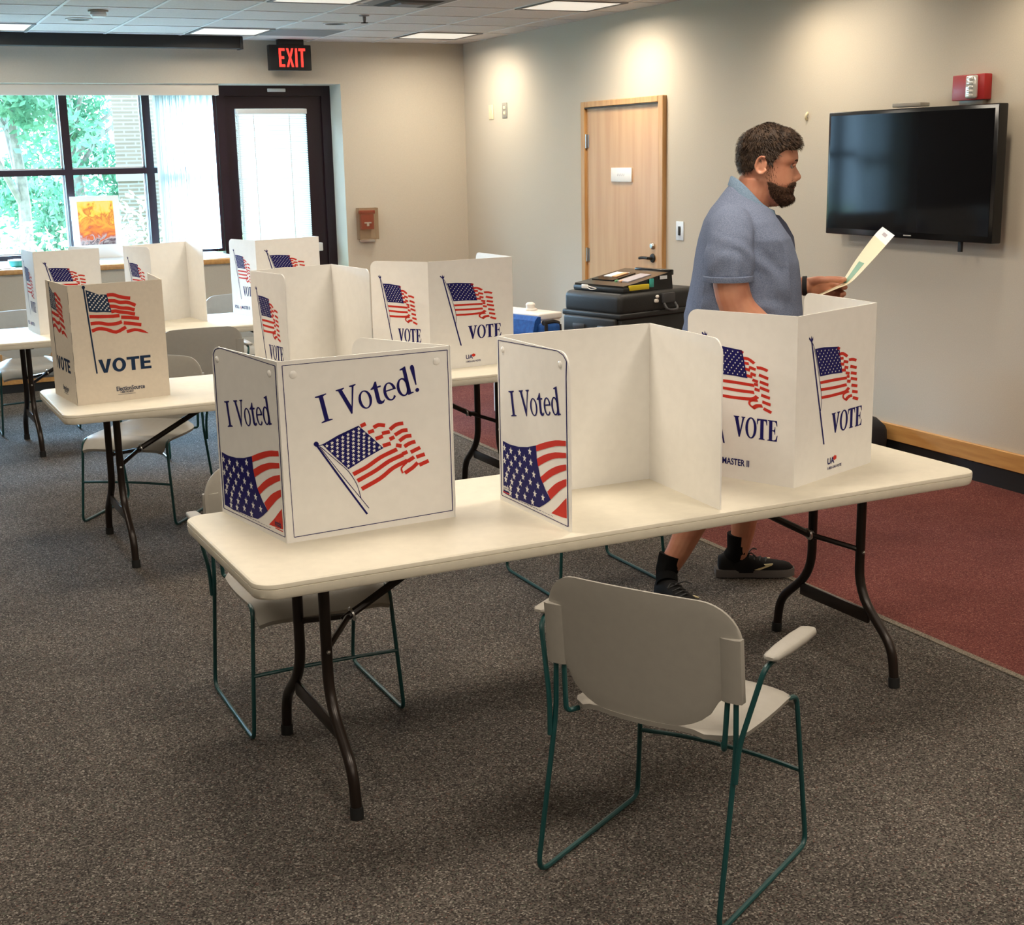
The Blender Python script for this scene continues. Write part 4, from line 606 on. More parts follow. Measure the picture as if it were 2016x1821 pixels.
# ------------------------------------------------------------------ printed artwork (u across, v up, on a unit panel)
ART = json.loads(r'''{"ivc":[["n","b",[[0.027,0.975],[0.977,0.975]],[[0.027,0.978],[0.977,0.979]]],["n","b",[[0.975,0.977],[0.978,0.042]],[[0.979,0.977],[0.983,0.042]]],["n","b",[[0.980,0.044],[0.039,0.032]],[[0.981,0.040],[0.040,0.028]]],["n","b",[[0.041,0.030],[0.029,0.977]],[[0.038,0.030],[0.025,0.977]]],["n","b",[[0.187,0.523],[0.253,0.417],[0.319,0.311],[0.388,0.203],[0.457,0.095]],[[0.197,0.528],[0.262,0.422],[0.329,0.316],[0.397,0.208],[0.467,0.100]]],["n","p",[[0.205,0.530],[0.203,0.523],[0.197,0.518],[0.190,0.517],[0.183,0.520],[0.178,0.526],[0.176,0.533],[0.178,0.540],[0.184,0.545],[0.191,0.546],[0.198,0.543],[0.203,0.537]]],["n","b",[[0.208,0.511],[0.254,0.443],[0.308,0.363],[0.386,0.252],[0.473,0.129]],[[0.211,0.513],[0.257,0.444],[0.311,0.365],[0.389,0.254],[0.476,0.131]]],["n","b",[[0.197,0.525],[0.204,0.519],[0.211,0.513],[0.223,0.501],[0.244,0.481],[0.269,0.455],[0.295,0.429],[0.318,0.405],[0.342,0.381],[0.363,0.356],[0.380,0.329],[0.396,0.302],[0.408,0.275],[0.417,0.248],[0.422,0.222],[0.428,0.196]],[[0.199,0.527],[0.206,0.521],[0.213,0.515],[0.226,0.504],[0.246,0.483],[0.272,0.457],[0.297,0.431],[0.321,0.407],[0.345,0.383],[0.366,0.358],[0.384,0.331],[0.399,0.303],[0.412,0.275],[0.420,0.249],[0.426,0.222],[0.432,0.196]]],["n","b",[[0.197,0.524],[0.207,0.520],[0.226,0.521],[0.265,0.538],[0.315,0.560],[0.374,0.581],[0.437,0.602]],[[0.199,0.528],[0.207,0.524],[0.224,0.526],[0.262,0.542],[0.313,0.565],[0.372,0.585],[0.435,0.606]]],["n","p",[[0.225,0.523],[0.299,0.553],[0.369,0.584],[0.436,0.604],[0.504,0.535],[0.574,0.462],[0.468,0.417],[0.365,0.368],[0.296,0.443]]],["w","s",[[0.249,0.515],[0.279,0.527],[0.310,0.539],[0.341,0.551],[0.372,0.563],[0.404,0.575],[0.435,0.588],[0.278,0.506],[0.309,0.518],[0.340,0.530],[0.371,0.542],[0.402,0.554],[0.434,0.567],[0.277,0.483],[0.308,0.496],[0.339,0.508],[0.370,0.521],[0.401,0.533],[0.432,0.546],[0.464,0.558],[0.307,0.474],[0.338,0.486],[0.369,0.499],[0.400,0.511],[0.431,0.524],[0.462,0.537],[0.307,0.451],[0.337,0.464],[0.368,0.477],[0.399,0.490],[0.430,0.503],[0.461,0.516],[0.492,0.528],[0.336,0.442],[0.367,0.455],[0.398,0.468],[0.429,0.481],[0.460,0.494],[0.491,0.507],[0.336,0.419],[0.366,0.432],[0.397,0.445],[0.428,0.459],[0.459,0.472],[0.490,0.485],[0.521,0.499],[0.366,0.41],[0.396,0.423],[0.427,0.436],[0.458,0.450],[0.489,0.463],[0.520,0.477],[0.365,0.387],[0.396,0.400],[0.426,0.414],[0.457,0.428],[0.488,0.441],[0.519,0.455],[0.550,0.469]]],["r","b",[[0.397,0.325],[0.418,0.333],[0.439,0.341],[0.460,0.349],[0.481,0.358],[0.502,0.369],[0.521,0.380],[0.541,0.391],[0.561,0.401],[0.584,0.41],[0.609,0.418],[0.634,0.426],[0.659,0.434]],[[0.386,0.347],[0.407,0.355],[0.428,0.362],[0.449,0.370],[0.469,0.379],[0.488,0.389],[0.507,0.400],[0.527,0.411],[0.549,0.422],[0.573,0.431],[0.599,0.440],[0.624,0.448],[0.649,0.456]]],["r","b",[[0.420,0.284],[0.447,0.295],[0.475,0.307],[0.503,0.318],[0.528,0.329],[0.551,0.341],[0.571,0.352],[0.590,0.362],[0.609,0.372],[0.629,0.379],[0.650,0.386],[0.672,0.392],[0.693,0.399]],[[0.408,0.306],[0.436,0.317],[0.464,0.328],[0.491,0.339],[0.516,0.350],[0.537,0.361],[0.557,0.372],[0.576,0.383],[0.597,0.393],[0.619,0.401],[0.641,0.408],[0.662,0.414],[0.684,0.421]]],["r","b",[[0.442,0.235],[0.470,0.246],[0.498,0.257],[0.526,0.268],[0.552,0.280],[0.575,0.293],[0.595,0.307],[0.614,0.320],[0.633,0.331],[0.653,0.339],[0.674,0.347],[0.696,0.354],[0.718,0.361]],[[0.431,0.257],[0.459,0.268],[0.487,0.279],[0.514,0.290],[0.539,0.301],[0.560,0.313],[0.580,0.326],[0.599,0.34],[0.620,0.351],[0.642,0.361],[0.664,0.369],[0.686,0.376],[0.707,0.383]]],["r","b",[[0.451,0.591],[0.481,0.602]],[[0.442,0.611],[0.472,0.622]]],["r","b",[[0.527,0.575],[0.537,0.579],[0.545,0.583],[0.553,0.585],[0.562,0.584],[0.574,0.581],[0.587,0.578]],[[0.515,0.594],[0.525,0.599],[0.536,0.604],[0.549,0.607],[0.564,0.605],[0.578,0.602],[0.591,0.599]]],["r","b",[[0.623,0.553],[0.636,0.562],[0.648,0.570],[0.660,0.576],[0.671,0.578],[0.684,0.578],[0.698,0.578]],[[0.609,0.571],[0.622,0.580],[0.635,0.589],[0.650,0.596],[0.667,0.599],[0.682,0.599],[0.696,0.599]]],["r","b",[[0.491,0.551],[0.526,0.557]],[[0.485,0.571],[0.520,0.578]]],["r","b",[[0.571,0.535],[0.618,0.54]],[[0.566,0.556],[0.613,0.561]]],["r","b",[[0.650,0.518],[0.665,0.525],[0.679,0.531],[0.691,0.536],[0.701,0.537],[0.711,0.537],[0.722,0.537]],[[0.638,0.537],[0.653,0.544],[0.668,0.551],[0.683,0.557],[0.697,0.559],[0.709,0.559],[0.720,0.558]]],["r","b",[[0.534,0.509],[0.577,0.519]],[[0.527,0.530],[0.570,0.540]]],["r","b",[[0.617,0.496],[0.646,0.507]],[[0.607,0.517],[0.636,0.527]]],["r","b",[[0.676,0.481],[0.689,0.489],[0.701,0.496],[0.711,0.501],[0.721,0.502],[0.732,0.502],[0.744,0.502]],[[0.663,0.499],[0.675,0.507],[0.688,0.515],[0.702,0.521],[0.717,0.524],[0.730,0.524],[0.742,0.524]]],["r","b",[[0.574,0.464],[0.621,0.472]],[[0.568,0.486],[0.615,0.494]]],["r","b",[[0.647,0.460],[0.680,0.449]],[[0.651,0.480],[0.684,0.470]]],["r","b",[[0.704,0.445],[0.715,0.450],[0.725,0.455],[0.735,0.459],[0.745,0.462],[0.756,0.463],[0.768,0.465]],[[0.692,0.464],[0.702,0.47],[0.713,0.475],[0.726,0.480],[0.738,0.483],[0.751,0.485],[0.763,0.486]]],["r","b",[[0.689,0.403],[0.720,0.413]],[[0.680,0.424],[0.711,0.433]]],["r","b",[[0.740,0.407],[0.798,0.428]],[[0.730,0.428],[0.788,0.448]]],["r","b",[[0.721,0.358],[0.761,0.378]],[[0.709,0.378],[0.748,0.397]]],["r","b",[[0.771,0.375],[0.823,0.385]],[[0.764,0.396],[0.816,0.407]]],["r","b",[[0.701,0.293],[0.717,0.300],[0.732,0.308],[0.747,0.316],[0.760,0.325],[0.772,0.335],[0.783,0.343]],[[0.689,0.312],[0.704,0.320],[0.719,0.328],[0.733,0.335],[0.745,0.343],[0.756,0.352],[0.767,0.361]]],["r","b",[[0.789,0.327],[0.846,0.344]],[[0.779,0.348],[0.837,0.365]]],["r","b",[[0.688,0.304],[0.684,0.314],[0.681,0.324],[0.681,0.332],[0.690,0.341],[0.705,0.352],[0.720,0.363]],[[0.678,0.302],[0.674,0.312],[0.670,0.324],[0.672,0.337],[0.683,0.349],[0.698,0.361],[0.713,0.372]]]],"ivs":[["n","b",[[0.043,0.866],[0.035,0.951]],[[0.031,0.865],[0.023,0.950]]],["n","b",[[0.034,0.950],[0.074,0.980]],[[0.024,0.951],[0.064,0.981]]],["n","b",[[0.071,0.979],[0.150,0.995]],[[0.067,0.983],[0.147,0.999]]],["n","b",[[0.147,0.995],[0.973,0.974]],[[0.150,0.999],[0.976,0.978]]],["n","b",[[0.970,0.976],[0.971,0.031]],[[0.980,0.977],[0.980,0.033]]],["n","b",[[0.978,0.034],[0.034,0.029]],[[0.973,0.030],[0.029,0.025]]],["n","b",[[0.037,0.028],[0.043,0.866]],[[0.026,0.026],[0.031,0.865]]],["n","p",[[0.062,0.374],[0.163,0.368],[0.296,0.374],[0.426,0.393],[0.549,0.422],[0.557,0.346],[0.599,0.253],[0.673,0.182],[0.743,0.138],[0.666,0.098],[0.583,0.062],[0.460,0.053],[0.335,0.053],[0.183,0.046],[0.054,0.053]]],["r","b",[[0.549,0.422],[0.591,0.435],[0.634,0.448],[0.677,0.460],[0.723,0.472],[0.770,0.483],[0.817,0.493],[0.862,0.500],[0.907,0.505],[0.951,0.511]],[[0.554,0.388],[0.602,0.402],[0.649,0.415],[0.694,0.428],[0.735,0.439],[0.773,0.449],[0.814,0.459],[0.859,0.467],[0.906,0.474],[0.952,0.481]]],["r","b",[[0.557,0.346],[0.594,0.360],[0.631,0.374],[0.671,0.388],[0.716,0.401],[0.763,0.413],[0.811,0.424],[0.858,0.431],[0.906,0.437],[0.952,0.443]],[[0.573,0.303],[0.611,0.319],[0.649,0.334],[0.687,0.349],[0.726,0.363],[0.765,0.376],[0.808,0.388],[0.855,0.398],[0.905,0.406],[0.954,0.415]]],["r","b",[[0.603,0.245],[0.643,0.266],[0.683,0.288],[0.723,0.307],[0.763,0.324],[0.804,0.339],[0.843,0.352],[0.880,0.362],[0.916,0.370],[0.952,0.378]],[[0.636,0.215],[0.667,0.231],[0.697,0.247],[0.729,0.263],[0.764,0.279],[0.801,0.294],[0.839,0.308],[0.877,0.322],[0.915,0.334],[0.953,0.346]]],["r","b",[[0.696,0.177],[0.729,0.198],[0.762,0.218],[0.794,0.236],[0.825,0.251],[0.855,0.263],[0.883,0.273],[0.907,0.282],[0.930,0.289],[0.952,0.296]],[[0.739,0.137],[0.758,0.149],[0.777,0.161],[0.798,0.174],[0.824,0.189],[0.851,0.206],[0.878,0.221],[0.903,0.234],[0.928,0.245],[0.952,0.256]]],["r","b",[[0.748,0.061],[0.780,0.080],[0.812,0.098],[0.840,0.115],[0.863,0.130],[0.882,0.143],[0.900,0.155],[0.918,0.167],[0.935,0.177],[0.951,0.188]],[[0.911,0.067],[0.917,0.068],[0.924,0.069],[0.929,0.069],[0.935,0.070],[0.940,0.070],[0.944,0.071],[0.948,0.071],[0.951,0.071],[0.953,0.071]]],["w","s",[[0.086,0.334],[0.183,0.332],[0.311,0.342],[0.462,0.372],[0.131,0.292],[0.247,0.299],[0.384,0.320],[0.085,0.255],[0.188,0.257],[0.318,0.273],[0.475,0.309],[0.145,0.215],[0.269,0.226],[0.410,0.254],[0.513,0.245],[0.115,0.176],[0.224,0.183],[0.358,0.204],[0.462,0.192],[0.097,0.143],[0.190,0.143],[0.318,0.160],[0.570,0.189],[0.170,0.105],[0.284,0.115],[0.416,0.139],[0.524,0.132],[0.163,0.070],[0.261,0.072],[0.380,0.089],[0.637,0.131],[0.489,0.077]]],["n","b",[[0.184,0.045],[0.218,0.045]],[[0.187,0.048],[0.221,0.048]]],["n","b",[[0.229,0.045],[0.263,0.045]],[[0.232,0.048],[0.266,0.048]]],["n","b",[[0.274,0.045],[0.307,0.045]],[[0.277,0.048],[0.310,0.048]]],["n","b",[[0.318,0.045],[0.351,0.045]],[[0.321,0.048],[0.354,0.048]]],["n","b",[[0.362,0.045],[0.395,0.045]],[[0.365,0.048],[0.398,0.048]]],["n","b",[[0.406,0.045],[0.438,0.045]],[[0.409,0.048],[0.441,0.048]]],["n","b",[[0.449,0.045],[0.481,0.045]],[[0.452,0.048],[0.484,0.048]]],["n","b",[[0.492,0.045],[0.523,0.045]],[[0.494,0.048],[0.526,0.048]]],["n","b",[[0.534,0.045],[0.565,0.045]],[[0.537,0.048],[0.568,0.048]]],["n","b",[[0.575,0.045],[0.606,0.045]],[[0.578,0.048],[0.609,0.048]]],["n","b",[[0.617,0.045],[0.647,0.045]],[[0.620,0.047],[0.650,0.047]]],["n","b",[[0.658,0.045],[0.688,0.045]],[[0.661,0.047],[0.691,0.047]]],["n","b",[[0.698,0.045],[0.728,0.045]],[[0.701,0.047],[0.731,0.047]]],["n","b",[[0.738,0.045],[0.768,0.045]],[[0.741,0.047],[0.771,0.047]]]],"es":[["k","b",[[0.156,0.975],[0.219,0.254]],[[0.172,0.976],[0.235,0.254]]],["k","p",[[0.182,0.977],[0.179,0.970],[0.172,0.965],[0.163,0.964],[0.155,0.966],[0.149,0.972],[0.147,0.979],[0.150,0.986],[0.157,0.991],[0.165,0.992],[0.174,0.99],[0.180,0.984]]],["k","p",[[0.183,0.956],[0.257,0.932],[0.310,0.912],[0.400,0.906],[0.418,0.833],[0.440,0.754],[0.355,0.763],[0.279,0.765],[0.201,0.776],[0.190,0.870]]],["w","s",[[0.204,0.930],[0.244,0.922],[0.283,0.913],[0.323,0.905],[0.363,0.896],[0.226,0.907],[0.266,0.899],[0.307,0.891],[0.347,0.883],[0.387,0.875],[0.209,0.892],[0.249,0.884],[0.290,0.877],[0.330,0.87],[0.371,0.862],[0.231,0.869],[0.272,0.862],[0.313,0.855],[0.355,0.849],[0.396,0.842],[0.213,0.853],[0.255,0.847],[0.296,0.841],[0.338,0.834],[0.380,0.828],[0.236,0.831],[0.278,0.825],[0.320,0.820],[0.363,0.814],[0.405,0.808],[0.218,0.814],[0.260,0.809],[0.303,0.804],[0.345,0.799],[0.388,0.794],[0.241,0.793],[0.284,0.788],[0.327,0.784],[0.371,0.780],[0.414,0.775]]],["r","b",[[0.402,0.887],[0.422,0.888],[0.441,0.888],[0.459,0.887],[0.479,0.883],[0.502,0.875],[0.525,0.868],[0.545,0.863],[0.563,0.859],[0.582,0.855],[0.603,0.852],[0.623,0.85],[0.643,0.847]],[[0.399,0.915],[0.419,0.916],[0.441,0.917],[0.465,0.916],[0.491,0.910],[0.515,0.902],[0.536,0.895],[0.555,0.891],[0.572,0.887],[0.589,0.884],[0.608,0.881],[0.628,0.878],[0.649,0.876]]],["r","b",[[0.407,0.839],[0.429,0.838],[0.450,0.838],[0.469,0.836],[0.487,0.831],[0.508,0.824],[0.531,0.818],[0.555,0.817],[0.577,0.817],[0.595,0.817],[0.612,0.813],[0.629,0.808],[0.646,0.803],[0.660,0.797],[0.674,0.791],[0.688,0.785]],[[0.407,0.867],[0.429,0.867],[0.452,0.866],[0.476,0.864],[0.499,0.858],[0.519,0.851],[0.537,0.847],[0.555,0.846],[0.577,0.846],[0.6,0.845],[0.622,0.841],[0.642,0.835],[0.660,0.829],[0.676,0.823],[0.691,0.817],[0.705,0.810]]],["r","b",[[0.418,0.794],[0.439,0.791],[0.460,0.789],[0.479,0.786],[0.495,0.782],[0.512,0.777],[0.534,0.772],[0.561,0.769],[0.587,0.767],[0.611,0.764],[0.633,0.759],[0.655,0.753],[0.677,0.747]],[[0.422,0.822],[0.443,0.820],[0.465,0.818],[0.487,0.814],[0.506,0.809],[0.523,0.804],[0.541,0.800],[0.563,0.797],[0.590,0.796],[0.618,0.793],[0.643,0.787],[0.666,0.780],[0.689,0.774]]],["r","b",[[0.434,0.746],[0.450,0.748],[0.465,0.75],[0.478,0.75],[0.490,0.747],[0.504,0.743],[0.524,0.738],[0.549,0.734],[0.576,0.731],[0.602,0.727],[0.627,0.722],[0.653,0.716],[0.679,0.711]],[[0.428,0.775],[0.444,0.777],[0.462,0.778],[0.482,0.778],[0.500,0.775],[0.516,0.770],[0.532,0.766],[0.554,0.763],[0.581,0.759],[0.608,0.755],[0.635,0.750],[0.661,0.744],[0.687,0.739]]],["r","b",[[0.200,0.721],[0.231,0.719],[0.262,0.717],[0.296,0.714],[0.336,0.712],[0.380,0.71],[0.421,0.708],[0.455,0.707],[0.486,0.708],[0.517,0.708]],[[0.202,0.749],[0.233,0.747],[0.264,0.745],[0.298,0.743],[0.338,0.741],[0.381,0.738],[0.421,0.737],[0.455,0.736],[0.485,0.737],[0.516,0.737]]],["r","b",[[0.531,0.694],[0.563,0.691],[0.596,0.688],[0.628,0.685],[0.659,0.680],[0.689,0.676],[0.720,0.671]],[[0.533,0.722],[0.566,0.720],[0.599,0.717],[0.632,0.713],[0.664,0.709],[0.695,0.704],[0.726,0.699]]],["r","b",[[0.207,0.660],[0.236,0.661],[0.264,0.662],[0.291,0.662],[0.321,0.657],[0.353,0.649],[0.386,0.644],[0.418,0.642],[0.447,0.642],[0.475,0.643],[0.5,0.647],[0.521,0.651],[0.542,0.656]],[[0.205,0.689],[0.233,0.690],[0.263,0.691],[0.295,0.690],[0.328,0.685],[0.361,0.677],[0.391,0.672],[0.418,0.671],[0.445,0.671],[0.470,0.672],[0.491,0.675],[0.510,0.679],[0.531,0.684]]],["r","b",[[0.551,0.645],[0.579,0.641],[0.608,0.637],[0.638,0.633],[0.670,0.627],[0.705,0.622],[0.739,0.616]],[[0.557,0.674],[0.585,0.670],[0.613,0.666],[0.644,0.661],[0.676,0.656],[0.711,0.650],[0.745,0.645]]],["r","b",[[0.218,0.599],[0.244,0.606],[0.268,0.612],[0.290,0.614],[0.313,0.612],[0.339,0.608],[0.366,0.601],[0.395,0.591],[0.429,0.579],[0.469,0.573],[0.509,0.581],[0.547,0.595],[0.584,0.609]],[[0.207,0.627],[0.232,0.633],[0.259,0.64],[0.288,0.643],[0.318,0.641],[0.347,0.635],[0.377,0.628],[0.409,0.618],[0.439,0.606],[0.466,0.602],[0.496,0.608],[0.530,0.622],[0.567,0.636]]],["r","b",[[0.584,0.568],[0.612,0.573],[0.640,0.578],[0.665,0.580],[0.691,0.578],[0.719,0.572],[0.745,0.565],[0.767,0.561],[0.788,0.556],[0.809,0.552]],[[0.575,0.596],[0.604,0.600],[0.634,0.605],[0.665,0.607],[0.697,0.602],[0.728,0.595],[0.754,0.587],[0.776,0.577],[0.793,0.566],[0.811,0.556]]]],"pm":[["n","b",[[0.162,0.843],[0.352,0.210]],[[0.176,0.843],[0.368,0.209]]],["n","p",[[0.161,0.841],[0.135,0.860],[0.139,0.87],[0.160,0.854],[0.163,0.877],[0.177,0.856],[0.186,0.869],[0.185,0.849],[0.173,0.839]]],["n","b",[[0.169,0.836],[0.176,0.831],[0.183,0.826],[0.193,0.813],[0.207,0.783],[0.225,0.744],[0.240,0.708],[0.251,0.679],[0.260,0.652],[0.27,0.625]],[[0.173,0.837],[0.180,0.832],[0.188,0.827],[0.198,0.813],[0.213,0.783],[0.230,0.744],[0.245,0.708],[0.256,0.679],[0.266,0.651],[0.275,0.624]]],["n","b",[[0.27,0.625],[0.285,0.581],[0.300,0.537],[0.310,0.499],[0.311,0.469],[0.306,0.444],[0.301,0.419]],[[0.275,0.624],[0.290,0.581],[0.305,0.537],[0.315,0.498],[0.316,0.468],[0.311,0.443],[0.307,0.418]]],["n","b",[[0.215,0.796],[0.283,0.626]],[[0.219,0.796],[0.287,0.626]]],["n","p",[[0.213,0.795],[0.323,0.794],[0.514,0.779],[0.541,0.697],[0.568,0.617],[0.440,0.624],[0.289,0.626],[0.249,0.712]]],["w","s",[[0.242,0.779],[0.288,0.776],[0.334,0.774],[0.381,0.771],[0.428,0.769],[0.476,0.766],[0.272,0.761],[0.318,0.758],[0.364,0.756],[0.411,0.754],[0.458,0.751],[0.505,0.749],[0.256,0.745],[0.302,0.742],[0.348,0.740],[0.394,0.738],[0.440,0.736],[0.487,0.733],[0.286,0.726],[0.332,0.724],[0.377,0.722],[0.423,0.720],[0.470,0.718],[0.517,0.716],[0.271,0.710],[0.316,0.708],[0.361,0.706],[0.407,0.704],[0.453,0.702],[0.499,0.700],[0.301,0.692],[0.345,0.690],[0.391,0.688],[0.436,0.686],[0.482,0.685],[0.528,0.683],[0.286,0.676],[0.330,0.674],[0.375,0.672],[0.420,0.671],[0.465,0.669],[0.511,0.667],[0.315,0.658],[0.359,0.656],[0.404,0.654],[0.449,0.653],[0.494,0.651],[0.539,0.65],[0.300,0.641],[0.344,0.64],[0.388,0.638],[0.433,0.637],[0.477,0.635],[0.522,0.634]]],["r","b",[[0.486,0.766],[0.517,0.757]],[[0.500,0.781],[0.531,0.771]]],["r","b",[[0.518,0.724],[0.537,0.724],[0.554,0.725],[0.566,0.724],[0.579,0.719],[0.597,0.711],[0.616,0.703]],[[0.507,0.742],[0.526,0.742],[0.548,0.743],[0.574,0.740],[0.599,0.732],[0.619,0.723],[0.638,0.714]]],["r","b",[[0.652,0.677],[0.671,0.676],[0.688,0.676],[0.702,0.674],[0.714,0.672],[0.726,0.669],[0.740,0.665]],[[0.645,0.695],[0.663,0.694],[0.683,0.694],[0.704,0.692],[0.723,0.688],[0.739,0.684],[0.753,0.680]]],["r","b",[[0.534,0.697],[0.579,0.695]],[[0.529,0.715],[0.574,0.712]]],["r","b",[[0.576,0.676],[0.637,0.665]],[[0.582,0.693],[0.643,0.681]]],["r","b",[[0.666,0.636],[0.751,0.619]],[[0.672,0.653],[0.757,0.636]]],["r","b",[[0.541,0.664],[0.586,0.657]],[[0.544,0.681],[0.589,0.674]]],["r","b",[[0.590,0.640],[0.639,0.630]],[[0.596,0.657],[0.645,0.647]]],["r","b",[[0.676,0.596],[0.754,0.582]],[[0.681,0.613],[0.759,0.599]]],["r","b",[[0.558,0.625],[0.612,0.619]],[[0.557,0.642],[0.611,0.636]]],["r","b",[[0.609,0.604],[0.659,0.593]],[[0.616,0.620],[0.666,0.61]]],["r","b",[[0.678,0.562],[0.763,0.546]],[[0.683,0.579],[0.768,0.563]]],["r","b",[[0.295,0.579],[0.353,0.578],[0.411,0.577],[0.468,0.576],[0.523,0.574],[0.577,0.572],[0.632,0.570]],[[0.287,0.597],[0.344,0.596],[0.403,0.595],[0.460,0.594],[0.515,0.592],[0.57,0.590],[0.624,0.588]]],["r","b",[[0.628,0.579],[0.664,0.575]],[[0.627,0.596],[0.663,0.592]]],["r","b",[[0.692,0.518],[0.771,0.505]],[[0.696,0.536],[0.774,0.522]]],["r","b",[[0.301,0.537],[0.357,0.535],[0.414,0.532],[0.470,0.530],[0.526,0.529],[0.580,0.529],[0.635,0.528]],[[0.294,0.555],[0.350,0.552],[0.407,0.550],[0.462,0.548],[0.517,0.547],[0.571,0.547],[0.625,0.547]]],["r","b",[[0.632,0.550],[0.678,0.543]],[[0.635,0.568],[0.681,0.560]]],["r","b",[[0.704,0.479],[0.778,0.466]],[[0.707,0.497],[0.781,0.484]]],["r","b",[[0.313,0.488],[0.366,0.487],[0.421,0.485],[0.474,0.485],[0.527,0.485],[0.579,0.485],[0.622,0.488],[0.650,0.494],[0.664,0.502],[0.677,0.509]],[[0.304,0.506],[0.358,0.505],[0.412,0.503],[0.464,0.503],[0.516,0.503],[0.566,0.504],[0.603,0.506],[0.622,0.510],[0.632,0.516],[0.645,0.523]]],["r","b",[[0.638,0.437],[0.650,0.443],[0.661,0.448],[0.672,0.452],[0.683,0.453],[0.697,0.453],[0.713,0.454]],[[0.607,0.451],[0.619,0.457],[0.632,0.463],[0.648,0.469],[0.667,0.471],[0.685,0.472],[0.701,0.472]]],["r","b",[[0.712,0.441],[0.784,0.422]],[[0.723,0.457],[0.795,0.438]]],["r","b",[[0.644,0.443],[0.627,0.451],[0.610,0.458],[0.601,0.463],[0.598,0.469],[0.599,0.476],[0.605,0.480],[0.620,0.483],[0.644,0.484],[0.669,0.486]],[[0.633,0.437],[0.616,0.444],[0.597,0.452],[0.583,0.461],[0.578,0.471],[0.580,0.481],[0.590,0.489],[0.611,0.492],[0.636,0.494],[0.661,0.496]]]]}''')
def EL(cx,cy,rx,ry,a0=0,a1=360,n=28): return [(cx+rx*math.cos(math.radians(a0+(a1-a0)*k/n)), cy+ry*math.sin(math.radians(a0+(a1-a0)*k/n))) for k in range(n+1)]
GL = { # glyphs with serifs, cap height 1
 'I':(.46,[('p',[(0,0),(.41,0),(.41,.035),(.28,.07),(.28,.93),(.41,.965),(.41,1),(0,1),(0,.965),(.13,.93),(.13,.07),(0,.035)])]),
 ' ':(.30,[]),
 'V':(.70,[('p',[(0,1),(.31,1),(.31,.965),(.225,.93),(.415,.26),(.585,.93),(.50,.965),(.50,1),(.74,1),(.74,.965),(.655,.93),(.385,-.015),(.345,-.015),(.085,.93),(0,.965)])]),
 'o':(.52,[('b',EL(.25,.33,.245,.345),EL(.25,.33,.145,.30))]),
 't':(.42,[('p',[(.12,.60),(0,.60),(0,.635),(.10,.70),(.20,.85),(.26,.85),(.26,.66),(.39,.66),(.39,.60),(.26,.60),(.26,.15),(.30,.08),(.36,.08),(.40,.12),(.42,.09),(.36,0),(.26,-.02),(.17,.01),(.12,.10)])]),
 'e':(.52,[('b',EL(.25,.33,.24,.345,8,318),EL(.25,.33,.135,.295,8,325)),('p',[(.09,.36),(.487,.36),(.48,.41),(.10,.41)])]),
 'd':(.62,[('b',EL(.24,.33,.235,.345),EL(.24,.33,.13,.29)),('p',[(.26,1.0),(.49,1.06),(.49,.06),(.58,.04),(.58,.005),(.36,-.02),(.36,.95),(.26,.965)])]),
 '!':(.25,[('p',[(.03,.93),(.06,1.01),(.11,1.03),(.16,1.01),(.19,.93),(.13,.26),(.09,.26)]),('p',EL(.11,.06,.075,.075,0,345,14))]),
 'Vb':(.78,[('p',[(0,1),(.38,1),(.38,.965),(.31,.93),(.46,.33),(.60,.93),(.53,.965),(.53,1),(.80,1),(.80,.965),(.72,.93),(.44,-.015),(.36,-.015),(.08,.93),(0,.965)])]),
 'Ob':(.80,[('b',EL(.40,.5,.375,.52),EL(.40,.5,.20,.46))]),
 'Tb':(.70,[('p',[(0,1),(.66,1),(.67,.72),(.63,.72),(.58,.90),(.44,.93),(.44,.06),(.53,.035),(.53,0),(.13,0),(.13,.035),(.22,.06),(.22,.93),(.08,.90),(.03,.72),(-.01,.72)])]),
 'Eb':(.68,[('p',[(0,0),(.62,0),(.67,.30),(.63,.30),(.55,.10),(.44,.05),(.31,.05),(.31,.48),(.40,.48),(.46,.43),(.47,.33),(.51,.33),(.51,.69),(.47,.69),(.46,.59),(.40,.535),(.31,.535),(.31,.95),(.45,.95),(.54,.90),(.60,.74),(.64,.74),(.61,1),(0,1),(0,.965),(.10,.94),(.10,.06),(0,.035)])]),
 'Vs':(.80,[('p',[(0,1),(.23,1),(.38,.28),(.53,1),(.76,1),(.49,0),(.27,0)])]),
 'Os':(.86,[('b',EL(.40,.5,.40,.52),EL(.40,.5,.18,.33))]),
 'Ts':(.80,[('p',[(0,1),(.75,1),(.75,.80),(.49,.80),(.49,0),(.26,0),(.26,.80),(0,.80)])]),
 'Es':(.66,[('p',[(0,0),(.64,0),(.64,.19),(.23,.19),(.23,.41),(.60,.41),(.60,.60),(.23,.60),(.23,.81),(.63,.81),(.63,1),(0,1)])]),
}
def word(keys):
    out, x = [], 0
    for k in keys:
        adv, sh = GL[k]
        for s in sh: out.append((s[0],)+tuple([(px+x,py) for px,py in q] for q in s[1:]))
        x += adv
    return out, x
INK = {'n':0,'r':1,'w':2,'k':3}
class Panel:
    """upright board from plan point a to b; outside is to the right of a->b reversed (normal = (dy,-dx))"""
    def __init__(s, a, b, z, h, org):
        s.a = Vector((a[0],a[1],z))-Vector(org); d = Vector((b[0]-a[0],b[1]-a[1],0)); s.w = d.length; s.d = d.normalized(); s.n = Vector((s.d.y,-s.d.x,0)); s.h = h
    def P(s, x, y, o=0): return s.a + s.d*x + Vector((0,0,y)) + s.n*o
    def U(s, u, v, o=0): return s.P(u*s.w, v*s.h, o)
